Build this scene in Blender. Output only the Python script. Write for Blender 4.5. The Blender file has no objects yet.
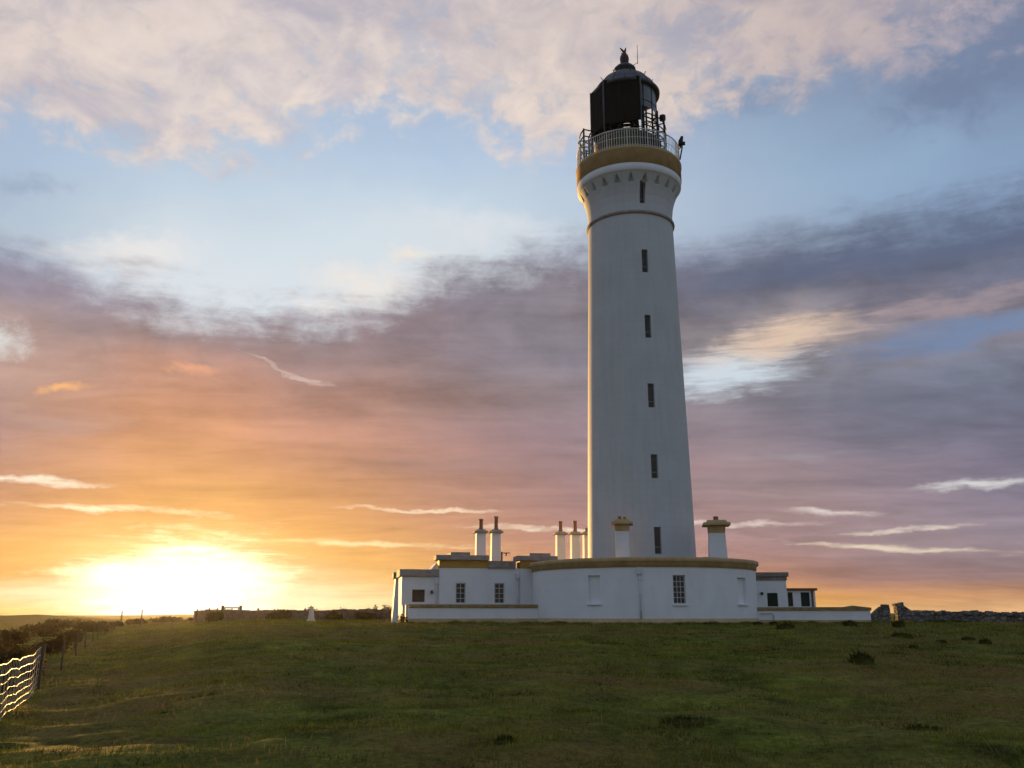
import bpy, bmesh, math, random
import numpy as np
from mathutils import Vector, Matrix, noise as mnoise

R = math.radians
random.seed(7)
rng = np.random.default_rng(7)
S = bpy.context.scene
C = S.collection

# ---------------------------------------------------------------- camera
PITCH = R(14.28); F = 903.0; EYE = 1.6
cp, sp = math.cos(PITCH), math.sin(PITCH)
cam = bpy.data.cameras.new('camera')
cam.sensor_width = 36.0; cam.lens = F / 1024 * 36; cam.clip_end = 20000; cam.clip_start = 0.1
cam_o = bpy.data.objects.new('camera', cam); C.objects.link(cam_o)
cam_o.location = (0, 0, EYE); cam_o.rotation_euler = (math.pi / 2 + PITCH, 0, 0)
S.camera = cam_o

def ray(px, py):
    x = (px - 512) / F; v = (384 - py) / F
    return Vector((x, cp - v * sp, sp + v * cp))

def at(px, py, Y):
    d = ray(px, py)
    return Vector((0, 0, EYE)) + d * (Y / d.y)

# ---------------------------------------------------------------- exposure, sun
S.view_settings.view_transform = 'Standard'; S.view_settings.look = 'None'
S.view_settings.exposure = 0.8; S.view_settings.gamma = 1.0
S.view_settings.use_curve_mapping = False
S.render.engine = 'CYCLES'
S.cycles.use_denoising = True
S.cycles.volume_bounces = 0; S.cycles.max_bounces = 6; S.cycles.diffuse_bounces = 3; S.cycles.glossy_bounces = 3
S.cycles.transparent_max_bounces = 6; S.cycles.sample_clamp_indirect = 6

SUN_AZ = -19.8; SUN_EL = 1.35
sd = Vector((math.sin(R(SUN_AZ)) * math.cos(R(SUN_EL)), math.cos(R(SUN_AZ)) * math.cos(R(SUN_EL)), math.sin(R(SUN_EL))))
sun = bpy.data.lights.new('sun', 'SUN'); sun.energy = 5.0; sun.angle = R(0.6); sun.color = (1.0, 0.54, 0.15)
sun_o = bpy.data.objects.new('sun', sun); C.objects.link(sun_o)
sun_o.rotation_euler = (-sd).to_track_quat('-Z', 'Y').to_euler(); sun_o.location = (-30, 80, 40)

# ---------------------------------------------------------------- sky
W = bpy.data.worlds.new('World'); S.world = W; W.use_nodes = True
NT = W.node_tree
for n in list(NT.nodes): NT.nodes.remove(n)
W.cycles.sampling_method = 'MANUAL'; W.cycles.sample_map_resolution = 512

def lin(c):
    c = c.lstrip('#'); o = []
    for k in (0, 2, 4):
        s = int(c[k:k + 2], 16) / 255
        o.append(s / 12.92 if s <= 0.04045 else ((s + 0.055) / 1.055) ** 2.4)
    return np.array(o)

class E:                                    # small expression helper for shader math
    def __init__(s, sock): s.s = sock
def _m(op, *a, clamp=False):
    n = NT.nodes.new('ShaderNodeMath'); n.operation = op; n.use_clamp = clamp
    for i, v in enumerate(a):
        if isinstance(v, E): NT.links.new(v.s, n.inputs[i])
        else: n.inputs[i].default_value = v
    return E(n.outputs[0])
for nm, op in (('add', 'ADD'), ('sub', 'SUBTRACT'), ('mul', 'MULTIPLY'), ('truediv', 'DIVIDE')):
    setattr(E, '__%s__' % nm, lambda s, o, op=op: _m(op, s, o))
    setattr(E, '__r%s__' % nm, lambda s, o, op=op: _m(op, o, s))
def sm(x, a, b, lo=0.0, hi=1.0, smooth=True):
    n = NT.nodes.new('ShaderNodeMapRange'); n.interpolation_type = 'SMOOTHSTEP' if smooth else 'LINEAR'; n.clamp = True
    NT.links.new(x.s, n.inputs[0])
    for i, v in ((1, a), (2, b), (3, lo), (4, hi)):
        if isinstance(v, E): NT.links.new(v.s, n.inputs[i])
        else: n.inputs[i].default_value = v
    return E(n.outputs[0])
def mix(f, a, b):
    n = NT.nodes.new('ShaderNodeMix'); n.data_type = 'RGBA'
    for i, v in ((0, f), (6, a), (7, b)):
        if isinstance(v, E): NT.links.new(v.s, n.inputs[i])
        elif i == 0: n.inputs[0].default_value = v
        else: n.inputs[i].default_value = (*v, 1)
    return E(n.outputs[2])
def combine(x, y, z):
    n = NT.nodes.new('ShaderNodeCombineXYZ')
    for i, v in enumerate((x, y, z)):
        if isinstance(v, E): NT.links.new(v.s, n.inputs[i])
        else: n.inputs[i].default_value = v
    return E(n.outputs[0])
def nz(vec, scale, detail=4, rough=0.55, dist=0.0, color=False):
    n = NT.nodes.new('ShaderNodeTexNoise'); NT.links.new(vec.s, n.inputs['Vector'])
    n.inputs['Scale'].default_value = scale; n.inputs['Detail'].default_value = detail
    n.inputs['Roughness'].default_value = rough; n.inputs['Distortion'].default_value = dist
    return E(n.outputs['Color' if color else 'Fac'])
def vmap(vec, loc, rot, scale):
    n = NT.nodes.new('ShaderNodeMapping'); n.vector_type = 'TEXTURE'; NT.links.new(vec.s, n.inputs[0])
    n.inputs[1].default_value = loc; n.inputs[2].default_value = rot; n.inputs[3].default_value = scale
    return E(n.outputs[0])
def vlen(vec):
    n = NT.nodes.new('ShaderNodeVectorMath'); n.operation = 'LENGTH'; NT.links.new(vec.s, n.inputs[0])
    return E(n.outputs['Value'])
def sepx(vec):
    n = NT.nodes.new('ShaderNodeSeparateXYZ'); NT.links.new(vec.s, n.inputs[0])
    return [E(o) for o in n.outputs]

def azel(px, py):
    d = ray(px, py).normalized()
    return math.degrees(math.atan2(d.x, d.y)), math.degrees(math.asin(d.z))
def pix(a, e):
    d = Vector((math.sin(R(a)) * math.cos(R(e)), math.cos(R(a)) * math.cos(R(e)), math.sin(R(e))))
    dep = d.y * cp + d.z * sp
    return 512 + F * d.x / dep, 384 - F * (d.z * cp - d.y * sp) / dep

AZ0 = 36.0
def ramp_from(fn, t):                       # colour (or value) along the azimuth as a ColorRamp
    n = NT.nodes.new('ShaderNodeValToRGB'); NT.links.new(t.s, n.inputs[0]); cr = n.color_ramp
    NS = 17
    while len(cr.elements) < NS: cr.elements.new(0.5)
    for k in range(NS):
        cr.elements[k].position = k / (NS - 1)
    for k in range(NS):
        cr.elements[k].color = (*fn(-AZ0 + 2 * AZ0 * k / (NS - 1)), 1)
    cr.interpolation = 'LINEAR'
    return E(n.outputs[0])

class Grid:                                 # colour field given over directions
    def __init__(s, cols, rows):
        s.cols = cols; s.ys = sorted(rows)
        s.g = np.array([[lin(c) for c in rows[y].split()] for y in s.ys])
    def at(s, px, py):
        px = min(max(px, s.cols[0]), s.cols[-1]); py = min(max(py, s.ys[0]), s.ys[-1])
        i = max(0, min(len(s.cols) - 2, int(np.searchsorted(s.cols, px) - 1))); j = max(0, min(len(s.ys) - 2, int(np.searchsorted(s.ys, py) - 1)))
        u = (px - s.cols[i]) / (s.cols[i + 1] - s.cols[i]); v = (py - s.ys[j]) / (s.ys[j + 1] - s.ys[j])
        g = s.g
        return (g[j, i] * (1 - u) + g[j, i + 1] * u) * (1 - v) + (g[j + 1, i] * (1 - u) + g[j + 1, i + 1] * u) * v
    def field(s, t, e, els):
        col = None
        for k, el in enumerate(els):
            r = ramp_from(lambda a: s.at(*pix(a, el)), t)
            col = r if col is None else mix(sm(e, els[k - 1], el, smooth=False), col, r)
        return col

tc = NT.nodes.new('ShaderNodeTexCoord'); DIR = E(tc.outputs['Generated'])
dx, dy, dz = sepx(DIR)
az = _m('ARCTAN2', dx, dy) * (180 / math.pi)
el = _m('ARCSINE', dz) * (180 / math.pi)
den = _m('MAXIMUM', dz, 0.0) + 0.16
PLANE = combine(dx / den, dy / den, 0.0)     # the cloud deck seen in perspective
PUFF = combine(az * 0.075, el * 0.11, 0.0)
wcol = sepx(nz(PLANE, 1.3, 4, 0.6, color=True))
wcol2 = sepx(nz(PUFF, 4.2, 5, 0.62, color=True))
elw = sm(el, 0.5, 22, 0.08, 1.0, smooth=False)
wx = (wcol[0] - 0.5); wy = (wcol[1] - 0.5); fx = (wcol2[0] - 0.5); fy = (wcol2[1] - 0.5)
azw = az + (wx * 9.0 + fx * 2.5) * elw
elv = el + (wy * 9.0 + fy * 2.2) * elw
T = sm(azw, -AZ0, AZ0, smooth=False)

CLEAR = Grid([0, 150, 300, 450, 590, 700, 800, 900, 1024], {
    0:   '#93a6c6 #9bacca #a0b2ce #a0b2ce #9dafcb #8c9fbe #8395b6 #7a89aa #717f9f',
    100: '#a2b8d6 #a8bfda #a8c0dd #a6bedc #9fb5d2 #8fa8c7 #86a2c3 #7d96b8 #6f84a8',
    150: '#a5bfdd #adc8e3 #b1c9e4 #adc7e4 #a8c0df #9bb4d2 #8fafd0 #88a9cb #7f9fc4',
    200: '#a8bed5 #c0d4e4 #c4d7e7 #c2d6e8 #b4c9df #a3b9d4 #96b4d2 #8aabd1 #84a4cc',
    250: '#b3c1d1 #d3dee7 #cddfea #d2dee7 #becede #a9bad2 #98aeca #8fa8c8 #8098bc',
    300: '#cdd6de #dce5ec #d4e1ec #dce3e8 #c8d1dd #b6c4d6 #a4b4cb #98a8c2 #8798b6',
    380: '#dfe2e4 #e3e5e6 #dfe3e8 #dfe2e6 #d2d8e0 #c6d2de #b5c0d0 #a4b0c6 #8e9cb8'})
BANK = Grid([0, 100, 200, 300, 400, 500, 590, 700, 800, 900, 1024], {
    230: '#8b92aa #8f94ab #9aa0b4 #a8adbd #9da1b3 #868aa1 #7b829d #727d9b #66738f #5d6a8b #5c6c90',
    260: '#85839c #8f8ea3 #a6a6b5 #b0b2c0 #a3a4b3 #8a889b #7b7a92 #6e718b #646e89 #5f6a88 #6a6d88',
    290: '#9b8b98 #90889a #9e98a8 #a39fae #9993a3 #837e8f #897b88 #6d6d84 #696b84 #77708a #89808f',
    320: '#b0968f #9b8a90 #8f8391 #8d8595 #8b8192 #847d8c #8a7e86 #8b7c83 #a8948f #92828d #9f8f97',
    350: '#b59890 #ae9290 #a58886 #9c8588 #928189 #867c8a #7f7788 #a59a9c #a1949a #7b7d95 #73809d',
    380: '#b3948f #be9079 #c58f79 #b08984 #a28484 #958084 #8b7c88 #8c8494 #797b90 #6d7189 #6a7089',
    410: '#a88e92 #c09480 #ca9576 #b68d81 #a88880 #998184 #8e7e86 #8f8089 #827a8a #74748a #6d7189',
    440: '#b6968b #cf9c76 #d9a377 #c6977f #b38e83 #a08486 #96828a #93838a #8b7e8a #7b778a #73738a',
    480: '#cc9e85 #e0a76c #eab26e #d8a16d #c29479 #ac8a83 #a08688 #9d888b #978588 #8c7f8c #81798c',
    510: '#dca878 #edb265 #f4c067 #e7ad68 #d19d74 #be9483 #b18c86 #a98d8c #a48b8a #998790 #8c8290',
    535: '#e8b068 #f5c26b #fbd47e #f1b964 #dfa76c #cc9a80 #ba8f86 #b19090 #a88d8e #9f8b90 #8f8490',
    560: '#f0b85a #fcd27a #fff0b0 #facd74 #ecb460 #d8a074 #c5947f #b2897f #a5837d #9a8182 #8f7f86',
    580: '#f4be5c #ffe8a0 #ffffff #ffe19a #f4c26e #e8b068 #da9f6a #cf9464 #ba8873 #a98277 #9a7f7e',
    597: '#fde9b6 #fff8e0 #ffffff #fff0c0 #fce0a0 #f4c87c #ecb868 #eaad5a #e2a45a #d19864 #be8c66',
    612: '#f6c258 #fff0c0 #ffffff #fff0c0 #fce4a0 #f6d07c #f2c072 #f2bc64 #f2bc6a #f0be82 #e8b684'})
def els(cx, rows): return [azel(cx, y)[1] for y in sorted(rows, reverse=True)]

_lb = BANK.g.mean(-1, keepdims=True)
for _j, _y in enumerate(BANK.ys):
    _d = 0.30 * min(1, max(0, (470 - _y) / 80))
    for _i, _x in enumerate(BANK.cols):
        _r = min(1, max(0, (_x - 380) / 250)); _t = _lb[_j, _i] * (np.array([.93, 1.0, 1.10]) * _r + np.array([1.10, .97, .90]) * (1 - _r) * (1 if _y > 300 else .9))
        BANK.g[_j, _i] = (BANK.g[_j, _i] + (_t - BANK.g[_j, _i]) * _d * (.45 + .75 * _r)) * (1 - .05 * min(1, max(0, (400 - _y) / 60)))
    if 330 < _y < 450:
        for _i in (1, 2, 3, 4): BANK.g[_j, _i] *= np.array([1.08, .99, .92])
_lum = CLEAR.g.mean(-1, keepdims=True); CLEAR.g = _lum + (CLEAR.g - _lum) * .80
clear = CLEAR.field(T, elv, els(512, [0, 100, 150, 200, 250, 300, 380]))
for _j, _y in enumerate(BANK.ys):
    for _i, _x in enumerate(BANK.cols):
        _k = math.exp(-((_x - 150) / 400) ** 2) * min(1, max(0, (_y - 380) / 120)) * (1 if _y < 585 else .5)
        BANK.g[_j, _i] = BANK.g[_j, _i] * np.array([1 - .31 * _k, 1 - .39 * _k, 1 - .22 * _k])
bank = BANK.field(T, elv, els(512, [230, 260, 290, 320, 350, 380, 410, 440, 480, 510, 535, 560, 580, 597, 612]))
# streak and puff modulation inside the stratus bank
STK = combine(dx / den * 0.9, dy / den * 2.2, 3.0)
st = nz(STK, 2.4, 6, 0.62, 0.6)
bandm = nz(combine(az * 0.03, el * 0.42, 0.0), 1.5, 4, 0.55)
mod = (st - 0.5) * 0.62 + (bandm - 0.5) * 0.62 + (nz(combine(az * 0.09, el * 0.17, 12.0), 2.4, 6, 0.62, 0.5) - 0.5) * sm(el, 8, 18, 0.3, 0.8) + (nz(combine(az * 0.05, el * 0.95, 2.0), 2.0, 5, 0.6, 0.4) - 0.5) * sm(el, 16, 3, 0.0, 0.42)
def vscale(col, f):
    n = NT.nodes.new('ShaderNodeVectorMath'); n.operation = 'SCALE'; NT.links.new(col.s, n.inputs[0])
    if isinstance(f, E): NT.links.new(f.s, n.inputs['Scale'])
    else: n.inputs['Scale'].default_value = f
    return E(n.outputs[0])
bank = vscale(bank, mod + 1.0)

AE = combine(azw * 0.35 + az * 0.65, el + (wy * 3.4 + fy * 2.2) * elw + fy * 0.25, 0.0)
AEc = combine(az + fx * 3.0 + wx * 2.0, el + (fy * 2.4) * elw, 0.0)
FINE = nz(combine(az * 0.10, el * 0.75, 4.0), 2.6, 6, 0.66, 0.5)
FINE2 = nz(combine(az * 0.16, el * 0.22, 8.0), 3.0, 6, 0.68, 0.6)
STV = nz(combine(az * 0.12, el * 0.5, 6.0), 3.2, 4, 0.6, 0.4)
def blob(col, px, py, hl, ht, rot, color, amt, soft=-0.25, fluffy=False):
    a, e = azel(px, py); a2, e2 = azel(px + 30 * math.cos(R(rot)), py + 30 * math.sin(R(rot)))
    ang = math.atan2(e2 - e, a2 - a); k = math.hypot(e2 - e, a2 - a) / 30
    d = vlen(vmap(AEc if fluffy else AE, (a, e, 0), (0, 0, ang), (hl * k * (1.15 if ht < 8 and not fluffy else 1), ht * k * (0.62 if ht < 8 and not fluffy else 1), 1)))
    d = d + (((FINE2 if fluffy else FINE) - 0.5) * (2.3 if fluffy else 2.3)) - (0.15 if fluffy else 0.36)
    m = sm(d, 1.2, 0.1 if ht < 5 else soft, 0.0, amt)
    if ht < 8 and not fluffy: m = m * sm(STV, 0.30, 0.62, 0.35, 1.0)
    return mix(m, col, lin(color))

# light openings, streaks and lit wisps
clear = blob(clear, 130, 255, 75, 22, 0, '#ebe8e6', .85, fluffy=True)
clear = blob(clear, 365, 285, 62, 26, 10, '#ece6e0', .9, fluffy=True)
clear = blob(clear, 410, 256, 28, 9, 5, '#f2e6d8', .85, fluffy=True)
clear = blob(clear, 470, 225, 90, 18, 5, '#dde1e6', .8, fluffy=True)
clear = blob(clear, 325, 308, 40, 9, 20, '#f0eeec', .9, fluffy=True)
clear = blob(clear, 20, 185, 45, 14, 8, '#93a2b8', .6, fluffy=True)
clear = blob(clear, 960, 85, 90, 40, -12, '#71819f', .75, fluffy=True)
clear = blob(clear, 770, 95, 80, 18, -12, '#7f90ae', .6, fluffy=True)
bank = blob(bank, 285, 364, 34, 4, 22, '#d2bdb5', .7)
bank = blob(bank, 68, 386, 26, 6, -4, '#f6b87c', .9, fluffy=True)
bank = blob(bank, 196, 370, 22, 6, 8, '#ecaa88', .8, fluffy=True)
bank = blob(bank, 0, 345, 34, 22, 5, '#dfe0de', .85, fluffy=True)
bank = blob(bank, 60, 420, 60, 10, 4, '#b79690', .6)
bank = blob(bank, 725, 370, 72, 22, -14, '#cfdae3', .97)
bank = blob(bank, 780, 338, 70, 17, -14, '#e4c8b0', .85)
bank = blob(bank, 960, 298, 100, 12, -13, '#a8979c', .7)
bank = blob(bank, 970, 326, 120, 16, -13, '#7189ae', .8)
bank = blob(bank, 880, 252, 200, 20, -11, '#5f6984', .75)
bank = blob(bank, 30, 480, 62, 6, 2, '#fff3df', .9)
bank = blob(bank, 112, 509, 85, 5, 2, '#fff0cf', .9)
bank = blob(bank, 425, 510, 62, 3.5, 1, '#f8dfc2', .85)
bank = blob(bank, 540, 528, 60, 4, 1, '#f6e2ca', .85)
bank = blob(bank, 365, 543, 85, 5, 2, '#ffeab8', .85)
bank = blob(bank, 720, 524, 60, 4, -1, '#ecdcd0', .85)
bank = blob(bank, 830, 512, 36, 5, 1, '#e8dcd4', .9)
bank = blob(bank, 905, 529, 55, 4, -3, '#e8d8ca', .8)
bank = blob(bank, 895, 547, 92, 5, 3, '#f6e4c8', .92)
bank = blob(bank, 930, 541, 50, 9, -2, '#9a8a90', .5)
bank = blob(bank, 978, 482, 60, 7, -7, '#dddcda', .92)
bank = blob(bank, 800, 455, 60, 7, -4, '#a29aa4', .6)
bank = blob(bank, 620, 470, 260, 10, 0, '#a98c90', .35)

# where the bank ends and the clear gap begins (elevation along the azimuth)
def edge(poly, lo, hi):
    xs = [p[0] for p in poly]; pts = [azel(*p) for p in poly]
    aa = [p[0] for p in pts]; ee = [p[1] for p in pts]
    n = ramp_from(lambda a: [(np.interp(a, aa, ee) - lo) / (hi - lo)] * 3, sm(az + fx * 3, -AZ0, AZ0, smooth=False))
    b = NT.nodes.new('ShaderNodeRGBToBW'); NT.links.new(n.s, b.inputs[0])
    return E(b.outputs[0]) * (hi - lo) + lo
mid = edge([(0, 240), (70, 270), (150, 300), (230, 318), (300, 308), (380, 308), (430, 278), (520, 256), (590, 243), (680, 248), (800, 225), (900, 212), (1024, 190)], 5, 35)
wisp = nz(combine(az * 0.05, el * 0.2, 1.7), 2.6, 5, 0.58, 0.3)
ke = el - mid + (wisp - 0.5) * sm(az, -12, 6, 5.0, 3.0) + (FINE2 - 0.5) * sm(az, 0, 10, 3.2, 1.6) + (FINE - 0.5) * 1.8 + fy * 2.4
f_bank = sm(ke, 1.7, -2.2)
sky = mix(f_bank, clear, bank)

# high cream altocumulus
top = edge([(0, 100), (50, 120), (110, 150), (200, 176), (270, 152), (330, 118), (420, 98), (470, 130), (560, 150), (640, 140), (700, 112), (800, 80), (900, 58), (1024, 14)], 10, 45)
puff = nz(PUFF, 5.0, 8, 0.62, 0.3)
big = nz(combine(az * 0.04, el * 0.06, 5.0), 2.2, 3, 0.5)
kt = el - top + (puff - 0.5) * 9.0 + (wcol2[1] - 0.5) * 3.0 + (big - 0.5) * 2.0
f_top = sm(kt, -1.5, 1.9)
holes = sm(puff + (big - 0.5) * 0.9, 0.34, 0.47)
f_top = f_top * (holes * 0.35 + 0.65)
LIT = Grid([0, 300, 600, 800, 1024], {0: '#dccdc8 #d9ccc9 #e0d0c8 #c2b3b3 #a79fad', 120: '#ecdccf #ecddd3 #ecdacc #d6c4bb #b5a9b0'})
SHD = Grid([0, 300, 600, 800, 1024], {0: '#b5aeb8 #b0acba #c3b8ba #9d98a8 #8d91a9', 120: '#c2bdc6 #c0bdc8 #cbc0c2 #b0a6ae #9496ac'})
lit = LIT.field(T, elv, els(512, [0, 120])); shd = SHD.field(T, elv, els(512, [0, 120]))
puff2 = nz(combine(az * 0.075, el * 0.12, 9.0), 2.6, 7, 0.6, 0.5)
shade = sm(puff2 * 0.75 + big * 0.35, 0.36, 0.70)
topc = mix(shade, shd, lit)
topc = vscale(topc, (puff - 0.5) * 0.28 + 1.0)
sky = mix(f_top, sky, topc)

# the low sun behind thin cloud: forward scattered glow
a_s, e_s = azel(180, 592)
g1 = vlen(vmap(combine(az, el, 0), (a_s, e_s, 0), (0, 0, 0), (6.9, 4.0, 1)))
g1 = g1 + (wcol[2] - 0.5) * 0.5 + (bandm - 0.5) * 1.3 + (FINE - 0.5) * 1.0 + (FINE2 - 0.5) * 0.5
core = sm(g1, 1.05, 0.15)
sky = mix(core * 0.97, sky, (1.9, 1.7, 1.25))
g2 = vlen(vmap(combine(az, el, 0), (a_s, e_s, 0), (0, 0, 0), (24, 11, 1)))
halo = sm(g2, 1.15, 0.1)
sky = mix(halo * 0.04, sky, (1.10, 0.60, 0.12))

# elsewhere: Nishita dusk and the blue-grey sky at the photographer's back
ns = NT.nodes.new('ShaderNodeTexSky'); ns.sky_type = 'NISHITA'; ns.sun_disc = False
ns.sun_elevation = R(SUN_EL); ns.sun_rotation = R(SUN_AZ); ns.altitude = 10
ns.air_density = 1.0; ns.dust_density = 1.2; ns.ozone_density = 1.6
back = mix(sm(el, 0, 45), lin('#a2a2ab'), lin('#8396b0'))
backn = nz(PLANE, 1.1, 5, 0.6)
back = vscale(back, backn * 0.8 + 0.42)
absaz = _m('ABSOLUTE', az)
front = sm(absaz, 70, 38) * sm(el, 62, 40)
allsky = mix(front, back, sky)
allsky = mix(sm(el, -0.4, -3.0), allsky, lin('#4a463c'))
nadd = NT.nodes.new('ShaderNodeVectorMath'); nadd.operation = 'ADD'
SKYK = 10.0 / 2 ** 0.8
sc_ = vscale(allsky, SKYK)
nsk = vscale(E(ns.outputs[0]), _m('SUBTRACT', 1.0, front) * 0.45)
NT.links.new(sc_.s, nadd.inputs[0]); NT.links.new(nsk.s, nadd.inputs[1])
bg = NT.nodes.new('ShaderNodeBackground'); bg.inputs['Strength'].default_value = 0.1
NT.links.new(nadd.outputs[0], bg.inputs['Color'])
wo = NT.nodes.new('ShaderNodeOutputWorld'); NT.links.new(bg.outputs[0], wo.inputs['Surface'])

# ================================================================ helpers: materials
def mat(name):
    m = bpy.data.materials.new(name); m.use_nodes = True
    nt = m.node_tree; b = nt.nodes['Principled BSDF']
    return m, nt, b
def nnode(nt, t, **kw):
    n = nt.nodes.new(t)
    for k, v in kw.items(): setattr(n, k, v)
    return n
def noise_mat(name, c1, c2, scale=3.0, rough=0.8, c3=None, bump=0.15, bscale=25.0, metallic=0.0, stretch=(1, 1, 1), spec=0.3, bdist=0.02, coords='Object'):
    m, nt, b = mat(name)
    tcn = nnode(nt, 'ShaderNodeTexCoord'); mp = nnode(nt, 'ShaderNodeMapping'); mp.inputs[3].default_value = stretch
    nt.links.new(tcn.outputs[coords], mp.inputs[0])
    n1 = nnode(nt, 'ShaderNodeTexNoise'); n1.inputs['Scale'].default_value = scale; n1.inputs['Detail'].default_value = 6; n1.inputs['Roughness'].default_value = 0.65
    nt.links.new(mp.outputs[0], n1.inputs['Vector'])
    cr = nnode(nt, 'ShaderNodeValToRGB'); cr.color_ramp.elements[0].position = 0.35; cr.color_ramp.elements[1].position = 0.65
    cr.color_ramp.elements[0].color = (*c1, 1); cr.color_ramp.elements[1].color = (*c2, 1)
    if c3:
        e = cr.color_ramp.elements.new(0.75); e.color = (*c3, 1)
    nt.links.new(n1.outputs['Fac'], cr.inputs[0]); nt.links.new(cr.outputs[0], b.inputs['Base Color'])
    b.inputs['Roughness'].default_value = rough; b.inputs['Metallic'].default_value = metallic
    b.inputs['Specular IOR Level'].default_value = spec
    if bump:
        n2 = nnode(nt, 'ShaderNodeTexNoise'); n2.inputs['Scale'].default_value = bscale; n2.inputs['Detail'].default_value = 5
        nt.links.new(mp.outputs[0], n2.inputs['Vector'])
        bp = nnode(nt, 'ShaderNodeBump'); bp.inputs['Strength'].default_value = bump; bp.inputs['Distance'].default_value = bdist
        nt.links.new(n2.outputs['Fac'], bp.inputs['Height']); nt.links.new(bp.outputs[0], b.inputs['Normal'])
    return m

def paint_wall(name, base, dirt, round_=False, course=0.42):
    """painted masonry: faint courses under the paint, vertical rain stains, blotches"""
    m, nt, b = mat(name); L = nt.links.new
    tcn = nnode(nt, 'ShaderNodeTexCoord')
    def M(op, a, bb=None, clamp=False):
        n = nnode(nt, 'ShaderNodeMath', operation=op); n.use_clamp = clamp
        for i, v in enumerate((a, bb)):
            if v is None: continue
            if hasattr(v, 'links'): L(v, n.inputs[i])
            else: n.inputs[i].default_value = v
        return n.outputs[0]
    sx = nnode(nt, 'ShaderNodeSeparateXYZ'); L(tcn.outputs['Object'], sx.inputs[0])
    x, y, z = sx.outputs
    if round_: u = M('MULTIPLY', M('ARCTAN2', x, y), 3.0)
    else: u = M('ADD', x, y)
    cv = nnode(nt, 'ShaderNodeCombineXYZ'); L(u, cv.inputs[0]); L(z, cv.inputs[1])
    br = nnode(nt, 'ShaderNodeTexBrick'); L(cv.outputs[0], br.inputs['Vector'])
    br.inputs['Scale'].default_value = 1.0; br.inputs['Mortar Size'].default_value = 0.012; br.inputs['Mortar Smooth'].default_value = 0.6
    br.inputs['Brick Width'].default_value = 0.95; br.inputs['Row Height'].default_value = course
    br.inputs['Color1'].default_value = (1, 1, 1, 1); br.inputs['Color2'].default_value = (.86, .86, .86, 1); br.inputs['Mortar'].default_value = (0, 0, 0, 1)
    n1 = nnode(nt, 'ShaderNodeTexNoise'); n1.inputs['Scale'].default_value = 1.0; n1.inputs['Detail'].default_value = 6; n1.inputs['Roughness'].default_value = 0.65
    cs = nnode(nt, 'ShaderNodeCombineXYZ'); L(M('MULTIPLY', u, 3.2 if round_ else 1.3), cs.inputs[0]); L(M('MULTIPLY', z, 0.28 if round_ else .5), cs.inputs[1]); L(cs.outputs[0], n1.inputs['Vector'])
    n2 = nnode(nt, 'ShaderNodeTexNoise'); n2.inputs['Scale'].default_value = 0.7; n2.inputs['Detail'].default_value = 5; L(tcn.outputs['Object'], n2.inputs['Vector'])
    mr = nnode(nt, 'ShaderNodeMapRange'); mr.inputs[1].default_value = 0.45; mr.inputs[2].default_value = 0.8; L(M('ADD', M('MULTIPLY', n1.outputs['Fac'], .6), M('MULTIPLY', n2.outputs['Fac'], .45)), mr.inputs[0])
    mx = nnode(nt, 'ShaderNodeMix', data_type='RGBA'); mx.inputs[6].default_value = (*base, 1); mx.inputs[7].default_value = (*dirt, 1)
    L(M('MULTIPLY', mr.outputs[0], 0.75 if round_ else .6), mx.inputs[0])
    mx2 = nnode(nt, 'ShaderNodeMix', data_type='RGBA', blend_type='MULTIPLY'); mx2.inputs[0].default_value = 0.11 if round_ else 0.05
    L(mx.outputs[2], mx2.inputs[6]); L(br.outputs['Color'], mx2.inputs[7]); L(mx2.outputs[2], b.inputs['Base Color'])
    n3 = nnode(nt, 'ShaderNodeTexNoise'); n3.inputs['Scale'].default_value = 9; n3.inputs['Detail'].default_value = 6; L(tcn.outputs['Object'], n3.inputs['Vector'])
    bw = nnode(nt, 'ShaderNodeRGBToBW'); L(br.outputs['Color'], bw.inputs[0])
    h = M('ADD', M('MULTIPLY', bw.outputs[0], 0.5), M('MULTIPLY', n3.outputs['Fac'], 0.7))
    bp = nnode(nt, 'ShaderNodeBump'); bp.inputs['Strength'].default_value = 0.35; bp.inputs['Distance'].default_value = 0.02
    L(h, bp.inputs['Height']); L(bp.outputs[0], b.inputs['Normal'])
    b.inputs['Roughness'].default_value = 0.7; b.inputs['Specular IOR Level'].default_value = 0.25
    return m

MT = {}
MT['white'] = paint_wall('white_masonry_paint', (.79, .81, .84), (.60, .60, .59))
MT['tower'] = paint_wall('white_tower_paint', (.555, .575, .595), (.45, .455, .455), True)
MT['ochre'] = noise_mat('ochre_paint', (.42, .23, .045), (.50, .28, .06), 2.0, .7, bscale=12)
MT['drum_ochre'] = noise_mat('weathered_ochre_band', (.42, .285, .14), (.55, .385, .20), 1.6, .8, bscale=12, bump=.25)
MT['buff'] = noise_mat('buff_stone', (.44, .32, .18), (.54, .41, .25), 2.5, .85, bscale=10, bump=.3)
MT['grey_stone'] = noise_mat('weathered_coping', (.20, .17, .14), (.33, .29, .25), 3.0, .9, bscale=10, bump=.3)
MT['cornice'] = noise_mat('cornice_stone', (.27, .235, .215), (.38, .335, .31), 2.5, .85, bscale=12, bump=.2)
MT['mossy'] = noise_mat('mossy_coping', (.22, .155, .07), (.36, .26, .12), 3.0, .95, bscale=12, bump=.35)
MT['pot'] = noise_mat('terracotta', (.24, .12, .07), (.34, .18, .11), 5.0, .85)
MT['black'] = noise_mat('black_paint', (.012, .011, .010), (.022, .02, .017), 4.0, .6, spec=.3)
MT['panel'] = noise_mat('dark_blind_panel', (.010, .009, .006), (.018, .015, .010), 2.0, .8, spec=.15)
MT['dome'] = noise_mat('dark_dome_metal', (.05, .05, .055), (.09, .09, .10), 3.0, .5, spec=.4)
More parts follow.
